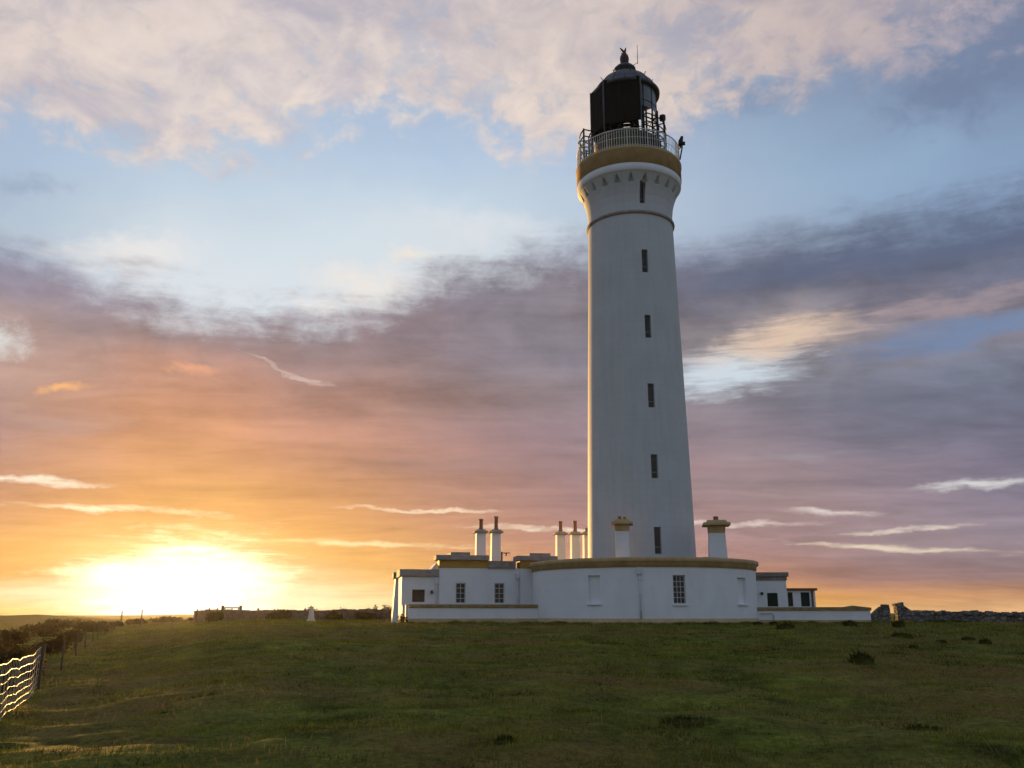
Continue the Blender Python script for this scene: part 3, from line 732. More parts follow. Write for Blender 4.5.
# murette and lantern
mu = MB(); mu.lathe([(2.05, EL(28.72)), (2.05, EL(30.25)), (2.12, EL(30.28)), (2.12, EL(30.42)), (1.85, EL(30.44))], 64); mu.build('murette', 'murette', tw)
LR = 1.93; NL = 16
lan = MB()
for k in range(NL):
    a = 2 * math.pi * (k + .5) / NL; x, y = LR * math.sin(a), -LR * math.cos(a)
    lan.tube([(x, y, EL(30.42)), (x, y, EL(33.95))], .045, 6)
for z in (30.5, 31.6, 32.75, 33.9): ring(LR, EL(z), .045 if z in (30.5, 33.9) else .032, lan, 64)
lan = lan.build('lantern_frame', 'black', tw)
gl = MB(); gl.lathe([(LR - .03, EL(30.46)), (LR - .03, EL(33.9))], NL, a0=R(20), a1=R(360 - 100), smooth=False); gl.build('lantern_glazing', 'clear', lan)
up_ = MB(); up_.lathe([(LR + .005, EL(32.3)), (LR + .005, EL(33.88))], 40, a0=R(26), a1=R(118)); up_.build('grey_pane', MT['lantern_grey'], lan)
# lens and its pedestal inside
le_ = MB(); le_.lathe([(.5, EL(28.8)), (.5, EL(30.4)), (.85, EL(30.5)), (.85, EL(30.7))], 24)
for k in range(9):
    z = 30.75 + k * .24; r = .78 - .028 * (k - 4) ** 2 * .55; le_.lathe([(r - .1, EL(z)), (r, EL(z + .06)), (r, EL(z + .16)), (r - .1, EL(z + .22))], 28)
le_.build('lens', 'panel', tw)
# blind panels hung outside the landward glazing
pb = MB(); PR = 2.24; zt, zb = 34.15, 31.1
corner = [-160, -120, -79, -37, 24]
for k in range(len(corner) - 1):
    a, c_ = R(corner[k]), R(corner[k + 1])
    p = Vector((PR * math.sin(a), -PR * math.cos(a), 0)); q = Vector((PR * math.sin(c_), -PR * math.cos(c_), 0)); t = (q - p); w = t.length; t.normalize(); n = Vector((t.y, -t.x, 0))
    mid_ = (p + q) / 2; mid_.z = EL(zb); pb.obox(mid_, t, n, w - .01, .06, 0, zt - zb)
    for e_ in (.25, .5, .75):
        cc = p + t * (w * e_) - n * -.04; cc.z = EL(zb); pb.obox(cc, t, n, .03, .02, .05, zt - zb - .05)
pb.build('blind_panel', 'panel', tw)
ps = MB()
for cdeg in (-37, 24, -79):
    a = R(cdeg); x, y = (PR + .05) * math.sin(a), -(PR + .05) * math.cos(a); ps.tube([(x, y, EL(28.72)), (x, y, EL(zt))], .05, 6)
ps.build('panel_post', 'dome', tw)
# dome
dm = MB(); dm.lathe([(1.9, EL(33.9)), (2.16, EL(33.9)), (2.18, EL(34.08)), (2.04, EL(34.14)), (1.90, EL(34.42)), (1.68, EL(34.76)), (1.38, EL(35.08)), (1.03, EL(35.36)), (.66, EL(35.60)), (.60, EL(35.62))], 48); dome = dm.build('dome', 'dome', tw)
rbz = MB()
for k in range(16):
    a = 2 * math.pi * k / 16; rbz.tube([((r + .015) * math.sin(a), -(r + .015) * math.cos(a), EL(z)) for r, z in ((2.04, 34.14), (1.90, 34.42), (1.68, 34.76), (1.38, 35.08), (1.03, 35.36), (.66, 35.60))], .025, 4)
rbz.build('roof_rib', 'dome', dome)
vn = MB(); vn.lathe([(.58, EL(35.58)), (.60, EL(35.82)), (.72, EL(35.86)), (.70, EL(36.0)), (.55, EL(36.16)), (.32, EL(36.28)), (.28, EL(36.32))], 32); vn.build('ventilator', 'dome', dome)
fi = MB(); fi.lathe([(.27, EL(36.26)), (.27, EL(36.5)), (.30, EL(36.75)), (.27, EL(36.95)), (.17, EL(37.12)), (.11, EL(37.25)), (.02, EL(37.30))], 16)
fi.tube([(-.03, 0, EL(37.25)), (-.12, 0, EL(37.42)), (-.26, 0, EL(37.62))], [.09, .075, .03], 6)
fi.tube([(.02, 0, EL(37.25)), (.08, 0, EL(37.42)), (.12, 0, EL(37.60))], [.09, .07, .025], 6)
fi.tube([(-.16, -.05, EL(37.15)), (-.2, -.05, EL(37.22))], [.04, .02], 5)
fi.build('finial', 'bronze', dome)
ro = MB(); ro.tube([(.35, 0, EL(36.15)), (.85, 0, EL(36.42))], .018, 5); ro.tube([(.85, 0, EL(36.35)), (.86, 0, EL(37.75))], [.024, .014], 5); ro.build('lightning_rod', 'black', dome)
for k in range(10):
    hd = MB(); a = R(36 * k + 12); hd.tube([(1.62 * math.sin(a), -1.62 * math.cos(a), EL(34.8)), (1.78 * math.sin(a), -1.78 * math.cos(a), EL(34.98))], .03, 4)
    hd.build('roof_hook', 'dome', dome)
# cleaning gantry: stanchions and rails round the lantern
def gantry(name, angs, r0, r1, zs_, top, extra=None):
    g = MB()
    for a_ in angs:
        a = R(a_)
        for r in (r0, r1):
            g.tube([(r * math.sin(a), -r * math.cos(a), EL(28.72)), (r * math.sin(a), -r * math.cos(a), EL(top))], .062, 5)
        for z in zs_: g.tube([(r0 * math.sin(a), -r0 * math.cos(a), EL(z)), (r1 * math.sin(a), -r1 * math.cos(a), EL(z))], .042, 5)
    for a_, b_ in zip(angs[:-1], angs[1:]):
        for r in (r0, r1):
            for z in zs_:
                aa = np.linspace(R(a_), R(b_), 4); g.tube([(r * math.sin(t), -r * math.cos(t), EL(z)) for t in aa], .042, 5)
        aa = np.linspace(R(a_), R(b_), 2)
        g.tube([(r0 * math.sin(aa[0]), -r0 * math.cos(aa[0]), EL(zs_[0])), (r0 * math.sin(aa[1]), -r0 * math.cos(aa[1]), EL(zs_[-1]))], .02, 4)
    return g
g = gantry('gantry', [-118, -90, -62], 2.45, 3.04, (29.6, 30.15, 30.6, 31.05), 31.1)
for a_ in (-118, -90):
    for z in (29.75, 30.35, 30.9):
        a = R(a_); g.lathe([(0.0, z - .07 - GZ), (.08, z - .05 - GZ), (.08, z + .05 - GZ), (0, z + .07 - GZ)], 8, cx=3.06 * math.sin(a), cy=-3.06 * math.cos(a))
g.build('access_gantry', 'black', tw)
g = gantry('gantry', [30, 52, 74, 98], 2.02, 2.42, (29.7, 30.3, 30.95, 31.5), 31.9)
g.tube([(2.3 * math.sin(R(80)), -2.3 * math.cos(R(80)), EL(31.9)), (2.3 * math.sin(R(80)), -2.3 * math.cos(R(80)), EL(32.2))], [.2, .2], 10)
for k in range(7):
    z = 28.9 + k * .4; g.tube([(2.5 * math.sin(R(70)), -2.5 * math.cos(R(70)), EL(z)), (2.5 * math.sin(R(86)), -2.5 * math.cos(R(86)), EL(z))], .022, 4)
g.build('access_ladder', 'black', tw)
# floodlight bracket at the gallery's right edge
fl = MB(); a = R(84); ca = Vector((math.sin(a), -math.cos(a), 0)); o_ = ca * 3.24
fl.tube([o_ + Vector((0, 0, EL(29.1))), o_ + ca * .18 + Vector((0, 0, EL(29.95)))], .05, 6)
fl.tube([o_ + Vector((0, 0, EL(29.85))), o_ + ca * .3 + Vector((0, 0, EL(30.15)))], .035, 6)
fl.tube([o_ + ca * .02 + Vector((0, 0, EL(30.0))), o_ + ca * .10 + Vector((0, 0, EL(30.35))), o_ + ca * .2 + Vector((0, 0, EL(30.68)))], [.10, .15, .08], 8)
fl.obox(o_ + ca * .26 + Vector((0, 0, EL(30.1))), ca, Vector((-ca.y, ca.x, 0)), .22, .2, 0, .16)
fl.build('floodlight', 'black', tw)

# ================================================================ the round base building
rd = thing('round_building', 'low round white building wrapped about the foot of the tower with ochre parapet', 'building', (TX, TY, GZ), -math.atan2(TX, TY))
RB = 6.18
def drum_hit(px, py, r=RB):
    d = ray(px, py); A = d.x ** 2 + d.y ** 2; B = -2 * (d.x * TX + d.y * TY); Cc = TX ** 2 + TY ** 2 - r * r
    t = (-B - math.sqrt(max(B * B - 4 * A * Cc, 0))) / (2 * A); p = Vector((0, 0, EYE)) + d * t
    ang = math.atan2(p.x - TX, -(p.y - TY)) + math.atan2(TX, TY)
    return ang, p.z
ztop = drum_hit(645, 557)[1]; zband = drum_hit(645, 567)[1]; zpl = drum_hit(645, 618.6)[1]
holes = []
a0, z1 = drum_hit(672.6, 575); a1, z0 = drum_hit(686.4, 604); holes.append((a0, a1, z0, z1))
b0, y1 = drum_hit(588, 575.5); b1, y0 = drum_hit(600.5, 603.5); holes.append((b0, b1, y0, y1))
c0, x1 = drum_hit(737, 577.5); c1, x0 = drum_hit(747, 604); holes.append((c0, c1, x0, x1))
def Pd(a, z, ins):
    r = RB - ins; return (r * math.sin(a), -r * math.cos(a), EL(z))
mb = MB(); opening_wall(mb, Pd, list(np.linspace(-math.pi, math.pi, 193)), [zpl, 2.0, 2.6, 3.2, zband + .05], holes, .22); mb.build('wall', 'white', rd)
fb = MB(); fb.lathe([(RB - .3, EL(.7)), (RB + .05, EL(.7)), (RB + .05, EL(zpl - .02)), (RB - .02, EL(zpl + .02))], 128); fb.build('plinth', 'buff', rd)
pb = MB(); hb = ztop - zband
pb.lathe([(RB - .05, EL(zband)), (RB + .06, EL(zband + .01)), (RB + .07, EL(zband + hb * .42)), (RB + .16, EL(zband + hb * .55)), (RB + .19, EL(zband + hb * .62)), (RB + .19, EL(ztop - .03)), (RB + .15, EL(ztop)), (RB - .35, EL(ztop + .01)), (RB - .35, EL(zband - .1))], 128); pb.build('parapet', 'drum_ochre', rd)
rf = MB(); rf.lathe([(RB - .36, EL(zband + .12)), (3.0, EL(zband + .3))], 64); rf.build('roof', 'roofing', rd)
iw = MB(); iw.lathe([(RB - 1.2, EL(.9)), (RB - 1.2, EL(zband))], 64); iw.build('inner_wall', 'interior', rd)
def drum_fr(a): return Vector((math.cos(a), math.sin(a), 0)), Vector((math.sin(a), -math.cos(a), 0))
am = (a0 + a1) / 2; t, n = drum_fr(am)
window(rd, n * (RB - .01) + Vector((0, 0, EL(z0))), t, n, (a1 - a0) * RB, z1 - z0, 2, 4, 'frame', True, .05, .12, bw=.03)
for (q0, q1, zz0, zz1) in ((b0, b1, y0, y1), (c0, c1, x0, x1)):       # blind windows: painted-over recesses with a sill
    am = (q0 + q1) / 2; t, n = drum_fr(am); w = (q1 - q0) * RB
    bl = MB(); bl.obox(n * (RB - .19) + Vector((0, 0, EL(zz0))), t, n, w + .02, .05, -.01, zz1 - zz0 + .01); bw_ = bl.build('blind_window', 'white', rd)
    s_ = MB(); s_.obox(n * (RB + .03) + Vector((0, 0, EL(zz0))), t, n, w + .10, .12, -.08, -.004); s_.build('sill', 'white', bw_, .01)
def downpipe(parent, base, n, z0, z1, r=.045, matn='pipe'):
    base = Vector(base); p = MB(); t = Vector((-n.y, n.x, 0)); o_ = base + n * .09
    p.tube([o_ + Vector((0, 0, z0)), o_ + Vector((0, 0, z1 - .3))], r, 8)
    p.obox(o_ + Vector((0, 0, z1 - .34)), t, n, .24, .17, 0, .28)
    for k in range(3):
        z = z0 + (z1 - z0) * (.15 + .3 * k); p.obox(o_ + Vector((0, 0, z)), t, n, .14, .12, 0, .04)
    return p.build('downpipe', matn, parent)
ad, zd = drum_hit(640.5, 600); t, n = drum_fr(ad); downpipe(rd, n * RB, n, EL(zpl), EL(zband) - .01)
# chimneys that stand on the round building
def chimney(parent, x0, x1, yc, zb, zs_, pots, stackm='white', capm='cornice', necks=None, dep=None, over=.10, cap_h=.16, taper=.03, neckm='ochre'):
    w = x1 - x0; d = dep or w; b_ = MB(); b_.box(x0, x1, yc - d / 2, yc + d / 2, zb, zs_, taper)
    st_ = b_.build('chimney', stackm, parent, .012)
    zc = zs_
    if necks:
        q = MB(); q.box(x0 + taper - .02, x1 - taper + .02, yc - d / 2 + taper - .02, yc + d / 2 - taper + .02, zs_ - necks, zs_ + .003, -.03); q.build('neck', neckm, st_, .01)
    q = MB(); q.box(x0 - over, x1 + over, yc - d / 2 - over, yc + d / 2 + over, zc + .003, zc + cap_h, .02); q.box(x0 - over * .3, x1 + over * .3, yc - d / 2 - over * .3, yc + d / 2 + over * .3, zc + cap_h, zc + cap_h * 1.9, .07); q.build('cap', capm, st_, .012)
    zc += cap_h * 1.9
    for (xp, yp, r, h) in pots:
        q = MB(); q.lathe([(r * 1.1, zc - .01), (r * 1.1, zc + .08), (r * .93, zc + .12), (r * .86, zc + h - .12), (r * 1.05, zc + h - .08), (r * 1.05, zc + h), (r * .75, zc + h), (r * .75, zc + h - .3)], 14, cx=xp, cy=yp); q.build('chimney_pot', 'pot', st_)
    return st_
fr_r = Frame((TX, TY, GZ), -math.atan2(TX, TY))
dd = -5.2
x0, _ = fr_r.hit(615.2, 545, dd); x1, _ = fr_r.hit(629.6, 545, dd); zs_ = fr_r.hit(622, 524.2, dd)[1]
chimney(rd, x0, x1, dd + .4, EL(zband + .1), zs_, [((x0 + x1) / 2 - .12, dd + .4, .10, .18), ((x0 + x1) / 2 + .14, dd + .4, .09, .14)], capm='drum_ochre', neckm='drum_ochre', necks=.34, over=.20, cap_h=.14)
dd = -3.4
x0, _ = fr_r.hit(708.5, 545, dd); x1, _ = fr_r.hit(727.5, 545, dd); zs_ = fr_r.hit(718, 525.2, dd)[1]
chimney(rd, x0, x1, dd + .5, EL(zband + .1), zs_, [((x0 + x1) / 2, dd + .5, .13, .22)], capm='drum_ochre', neckm='drum_ochre', necks=.40, over=.22, cap_h=.15, taper=.09)
# lead upstand along the right of the parapet top
up = MB(); up.lathe([(RB - .9, EL(ztop - .1)), (RB - .9, EL(ztop + .10)), (RB - 1.2, EL(ztop + .10)), (RB - 1.2, EL(ztop - .1))], 24, a0=R(38), a1=R(66)); up.build('roof_upstand', 'grey_stone', rd)

# ================================================================ keepers' cottage (left)
TH = R(11)
kf = Frame((1.13, 50.3, GZ), TH)
kc = thing('keepers_cottage', "low white keepers' cottage with stepped parapets and flat roof left of the tower", 'cottage', kf.o, TH)
DF = 2.4
H = lambda px, py, d=DF: kf.hit(px, py, d)
ZB = -.25
def Pk(dep, batter=0.0): return lambda x, z, ins: (x, dep + ins + batter * z, z)
# main front with two sash windows
xa = H(439, 590)[0]; xb = H(487.5, 590)[0]; xc = H(520, 590)[0]; xd = H(556, 590)[0]
zw0 = H(478, 603.5)[1]; zw1 = H(478, 583)[1]
wins = [(H(455.6, 590)[0], H(465.8, 590)[0], zw0, zw1), (H(494.6, 590)[0], H(504.8, 590)[0], zw0, zw1)]
zt1 = H(462, 568)[1]; ztr = H(500, 568)[1]
mb = MB()
opening_wall(mb, Pk(DF), [xa, xb], [ZB, zt1], [wins[0]], .2)
opening_wall(mb, Pk(DF + .06), [xb, xc], [ZB, ztr], [wins[1]], .2)
opening_wall(mb, Pk(DF - .1), [xc, xd], [ZB, zt1], [], .2)
mb.add([(xc, DF - .1, ZB), (xc, DF + .06, ZB), (xc, DF + .06, zt1), (xc, DF - .1, zt1)], [(0, 3, 2, 1)])
mb.add([(xb, DF, ZB), (xb, DF + .06, ZB), (xb, DF + .06, zt1), (xb, DF, zt1)], [(0, 1, 2, 3)])
KD = DF + 7.0
mb.add([(xa, DF, ZB), (xa, KD, ZB), (xa, KD, zt1), (xa, DF, zt1)], [(0, 3, 2, 1)])
mb.add([(xd, DF - .1, ZB), (xd, KD, ZB), (xd, KD, zt1), (xd, DF - .1, zt1)], [(0, 1, 2, 3)])
mb.add([(xa, KD, ZB), (xd, KD, ZB), (xd, KD, zt1), (xa, KD, zt1)], [(0, 1, 2, 3)])
mb.build('wall', 'white', kc)
rf = MB(); rf.box(xa + .05, xd - .05, DF + .3, KD - .02, zt1 - .15, zt1 - .02); rf.build('roof', 'roofing', kc)
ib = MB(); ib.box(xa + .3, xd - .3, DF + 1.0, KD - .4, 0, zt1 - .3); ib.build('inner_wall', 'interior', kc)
for k, (x0, x1, z0, z1) in enumerate(wins):
    window(kc, ((x0 + x1) / 2, DF + .06 * k, z0), (1, 0, 0), (0, -1, 0), x1 - x0, z1 - z0, 1, 0, 'frame', True, .055, .1, zbars=[(z1 - z0) * .5, (z1 - z0) * .25, (z1 - z0) * .75], bw=.03)
# parapets: ochre frieze, grey cornice, stepped block
zf0 = H(462, 568)[1]; zf1 = H(462, 560.3)[1]; zc1 = H(462, 555.2)[1]; zst = H(462, 552)[1]
def pylon(x0, x1, d0, d1, left=True):
    q = MB(); q.box(x0 - .02, x1 + .02, d0 - .03, d0 + .9, zf0, zf1); p_ = q.build('frieze', 'ochre', kc, .01)
    q = MB(); q.box(x0 - .22, x1 + .05, d0 - .22, d0 + 1.15, zf1 + .002, zc1); q.build('cornice', 'cornice', p_, .03)
    return p_
p1 = pylon(xa, xb, DF, DF + 4.5)
q = MB(); q.box(H(451, 555)[0], H(470.5, 555)[0], DF + .1, DF + 2.0, zc1 + .002, zst); q.build('parapet_step', 'cornice', p1, .015)
p2 = pylon(xc, xd, DF - .1, DF + 4.5)
q = MB(); q.box(H(530, 555)[0], H(551, 555)[0], DF + .1, DF + 2.0, zc1 + .002, H(540, 553)[1]); q.build('parapet_step', 'cornice', p2, .015)
q = MB(); q.box(xb + .03, xc - .25, DF - .08, DF + 3.0, H(500, 568)[1] - .02, H(500, 561)[1]); q.build('parapet', 'grey_stone', kc, .02)
# low end block
d2 = DF + .15
xl0 = H(401.5, 590, d2)[0]; xl1 = H(439.3, 590, d2)[0]; zl0 = H(420, 576.5, d2)[1]; zl1 = H(420, 569.3, d2)[1]
zl = H(420, 602, d2)[1]; zlt = H(420, 589.5, d2)[1]
hole = (H(412.2, 595, d2)[0], H(424.8, 595, d2)[0], zl, zlt)
BT = .22                                            # batter of the end
mb = MB(); opening_wall(mb, Pk(d2), [xl0, xl1], [ZB, zl0 + .02], [hole], .15)
mb.add([(xl0 - .0, d2, ZB), (xl0 - .0, d2 + 3.2, ZB), (xl0, d2 + 3.2, zl0), (xl0, d2, zl0)], [(0, 3, 2, 1)])
mb.add([(xl0, d2 + 4.2, ZB), (xl1, d2 + 4.2, ZB), (xl1, d2 + 4.2, zl0), (xl0, d2 + 4.2, zl0)], [(0, 1, 2, 3)])
mb.build('end_wall', 'white', kc)
x_out = kf.hit(395, 600, d2 + 3.2)[0]; x_out0 = kf.hit(391.8, 622, d2 + 3.2)[0]
q = MB(); q.prism([(x_out0, ZB), (xl0 + .4, ZB), (xl0 + .4, zl0), (x_out, zl0)], d2 + 3.2, d2 + 4.2); q.build('buttress', 'white', kc, .015)
q = MB(); q.box(xl0 - .14, xl1 - .02, d2 - .14, d2 + 3.1, zl0, zl1); q.box(x_out - .14, xl0 + .5, d2 + 3.12, d2 + 4.4, zl0, zl1 - .03); q.build('cornice', 'cornice', kc, .03)
q = MB(); q.obox(((hole[0] + hole[1]) / 2, d2 + .08, hole[2]), (1, 0, 0), (0, -1, 0), hole[1] - hole[0] - .004, .05, .002, hole[3] - hole[2] - .002); q.build('boarded_window', 'brownboard', kc)
q = MB(); q.prism([(H(428.5, 571, d2 + 1.5)[0], zl1 - .05), (xa - .01, zl1 - .05), (xa - .01, H(439, 563, d2 + 1.5)[1])], d2 + 1.0, d2 + 3.4); q.build('sunlit_side_wedge', 'white', kc, .01)  # added white wedge, shaped as the sunlit side of the frieze and cornice
q = MB(); lx, lz = H(431.5, 591.5, d2); q.tube([(lx, d2 - .01, lz), (lx, d2 - .16, lz + .03)], .035, 6); q.lathe([(.02, lz - .14), (.085, lz - .12), (.075, lz + .04), (.02, lz + .08)], 10, cx=lx, cy=d2 - .17); q.build('wall_lamp', 'black', kc)
lx = H(436, 600, d2)[0]; downpipe(kc, (lx, d2, 0), Vector((0, -1, 0)), 0, zl0 - .05)
lx = H(517.3, 600, DF + .06)[0]; downpipe(kc, (lx, DF + .06, 0), Vector((0, -1, 0)), 0, ztr - .25)
# chimneys
def kchim(px0, px1, pyb, pys, pot_top, d, potw, caph):
    x0 = kf.hit(px0, 545, d)[0]; x1 = kf.hit(px1, 545, d)[0]; zs_ = kf.hit((px0 + px1) / 2, pys, d)[1]
    hpot = kf.hit((px0 + px1) / 2, pot_top, d)[1] - zs_ - caph * 1.9 if pot_top else .25
    chimney(kc, x0, x1, d + (x1 - x0) / 2, zt1 - .2, zs_, [((x0 + x1) / 2 + .03, d + (x1 - x0) / 2, potw, hpot)], over=.13, cap_h=caph)
kchim(476.2, 486.2, 560, 532.8, 518.6, 5.2, .125, .11)
kchim(491.6, 501.2, 560, 532.8, 516.0, 5.2, .125, .11)
kchim(557, 565.8, 560, 534.5, 520.8, 6.6, .12, .10)
kchim(571.8, 580.4, 560, 534.5, 520.4, 6.6, .12, .10)
kchim(584.2, 592, 560, 534.5, None, 7.2, .12, .10)
q = MB(); ax, az_ = kf.hit(501.8, 561, 4.0); a2 = kf.hit(501.8, 552, 4.0)[1]; q.tube([(ax, 4.0, az_ - .5), (ax, 4.0, a2)], .05, 6)
q.tube([(ax, 4.0, a2 - .06), (ax + .5, 4.02, a2 - .05)], .025, 5)
for k in range(5): q.tube([(ax + .12 + k * .09, 3.85, a2 - .04), (ax + .12 + k * .09, 4.2, a2 - .07)], .014, 4)
q.tube([(ax + .28, 4.0, a2 - .05), (ax + .24, 4.0, a2 - .22)], .04, 5)
q.build('television_aerial', 'black', kc)

# ================================================================ boundary walls
def boundary(name, label, fr, px0, px1, pyt, pym, pyb, hump=None, thick=.35, extend=0.0):
    o = thing(name, label, 'wall', fr.o, fr.rz)
    x0 = fr.hit(px0, 612, 0)[0]; x1 = fr.hit(px1, 612, 0)[0] + extend; pm = (px0 + px1) / 2
    zt = fr.hit(pm, pyt, 0)[1]; zm = fr.hit(pm, pym, 0)[1]; zb = fr.hit(pm, pyb, 0)[1]
    q = MB(); q.box(x0, x1, 0, thick, -.4, zm); q.build('wall_body', 'white', o, .015)
    q = MB(); q.box(x0 - .04, x1, -.05, thick + .05, -.4, zb); q.build('plinth', 'buff', o, .02)
    if hump:
        ha, hb = fr.hit(hump[0], 612, 0)[0], fr.hit(hump[1], 612, 0)[0]; zh = fr.hit(hump[1], hump[2], 0)[1]
        poly = [(x0 - .05, zm + .002), (x1 + .05, zm + .002), (x1 + .05, zt - .02), (hb, zt + .03), ((ha + hb) / 2, zh), (ha, zt + .01), (x0 - .05, zt)]
    else: poly = [(x0 - .06, zm + .002), (x1, zm + .002), (x1, zt), (x0 - .06, zt)]
    q = MB(); q.prism(poly, -.07, thick + .07); q.build('coping', 'mossy', o, .02)
    return o
boundary('boundary_wall', 'low white boundary wall with brown coping before the left cottage', kf, 409.5, 533, 604.3, 607.8, 618.4, extend=.75)
rf_ = Frame((at(760, 615, 49.8).x, 49.8, GZ), R(-3))
boundary('boundary_wall', 'low white boundary wall with mossy coping running right of the round building', rf_, 757, 870.5, 607.2, 610.6, 619.8, hump=(845, 862, 605.6))
q = MB(); r0 = rf_.hit(760.5, 613.3, -.12); r1 = rf_.hit(773.5, 613.0, -.12)
q.tube([(r0[0], -.12, r0[1]), (r1[0] - .06, -.12, r1[1]), (r1[0], -.12, r1[1] - .05), (r1[0], -.12, .15)], .03, 6)
q.tube([(r0[0] + .15, -.12, r0[1]), (r0[0] + .15, .02, r0[1])], .025, 6); q.tube([(r1[0] - .1, -.12, r1[1]), (r1[0] - .1, .02, r1[1])], .025, 6)
hr = q.build('wall_pipe', 'pipe'); hr.location = rf_.o; hr.rotation_euler = (0, 0, rf_.rz); tag(hr, 'thin grey pipe bracketed to the white wall right of the round building', 'pipe')

# ================================================================ right wing and shed
wf = Frame((at(760, 600, 53.2).x, 53.2, GZ), R(-2))
rw = thing('side_wing', 'small flat roofed white wing with green board just right of the round building', 'building', wf.o, wf.rz)
G = wf.hit
x0 = G(735, 595)[0]; x1 = G(787, 595)[0]; zc0_ = G(772, 580.4)[1]; zc1_ = G(772, 572.3)[1]
h_ = (G(767.4, 600)[0], G(778, 600)[0], G(772, 606.5)[1], G(772, 593)[1])
mb = MB(); opening_wall(mb, Pk(0), [x0, x1], [-.3, zc0_ + .02], [h_], .16)
mb.add([(x1, 0, -.3), (x1, 5, -.3), (x1, 5, zc0_), (x1, 0, zc0_)], [(0, 1, 2, 3)]); mb.add([(x0, 5, -.3), (x1, 5, -.3), (x1, 5, zc0_), (x0, 5, zc0_)], [(3, 2, 1, 0)]); mb.build('wall', 'white', rw)
q = MB(); q.box(x0, x1 + .05, -.06, 5.1, zc0_, zc0_ + (zc1_ - zc0_) * .45); q.box(x0, x1 + .14, -.14, 5.2, zc0_ + (zc1_ - zc0_) * .45 + .003, zc1_); q.build('cornice', 'grey_stone', rw, .02)
q = MB(); q.obox(((h_[0] + h_[1]) / 2, .09, h_[2]), (1, 0, 0), (0, -1, 0), h_[1] - h_[0] - .004, .05, .002, h_[3] - h_[2] - .002); q.build('boarded_window', 'green', rw)
lx, lz = G(761, 593); q = MB(); q.tube([(lx, 0, lz), (lx, -.2, lz + .02)], .03, 6); q.obox((lx, -.22, lz), (1, 0, 0), (0, -1, 0), .14, .1, -.12, .04); q.build('wall_lamp', 'black', rw)
sf = Frame((at(787, 600, 54.5).x, 54.5, GZ), R(-2))
sh = thing('garden_shed', 'small lean-to shed with brown eaves and dark openings right of the white wing', 'shed', sf.o, sf.rz)
G = sf.hit
x0 = G(786.5, 600)[0]; x1 = G(815.6, 600)[0]; ze = G(800, 590.6)[1]; zr = G(800, 588.2)[1]
hs = [(G(788, 600)[0], G(793, 600)[0], G(800, 606.5)[1], G(800, 592.3)[1]), (G(801, 600)[0], G(809.8, 600)[0], G(800, 606.5)[1], G(800, 592.3)[1])]
mb = MB(); opening_wall(mb, Pk(0), [x0, x1], [-.3, ze], hs, .12)
mb.add([(x1, 0, -.3), (x1, 3, -.3), (x1, 3, ze), (x1, 0, ze)], [(0, 1, 2, 3)]); mb.add([(x0, 3, -.3), (x1, 3, -.3), (x1, 3, ze), (x0, 3, ze)], [(3, 2, 1, 0)]); mb.build('wall', 'white', sh)
q = MB(); q.box(x0, x1 + .12, -.12, 3.2, ze, zr); q.build('roof', 'edge_brown', sh, .01)
q = MB(); q.box(x1 - .24, x1 - .12, -.035, .0, -.3, ze - .004); q.build('corner_board', 'edge_brown', sh)
for nm, mt_, hh in (('boarded_door', 'brownboard', hs[0]), ('boarded_window', 'green', hs[1])):
    q = MB(); q.obox(((hh[0] + hh[1]) / 2, .07, hh[2]), (1, 0, 0), (0, -1, 0), hh[1] - hh[0] - .004, .05, .002, hh[3] - hh[2] - .002); q.build(nm, mt_, sh)

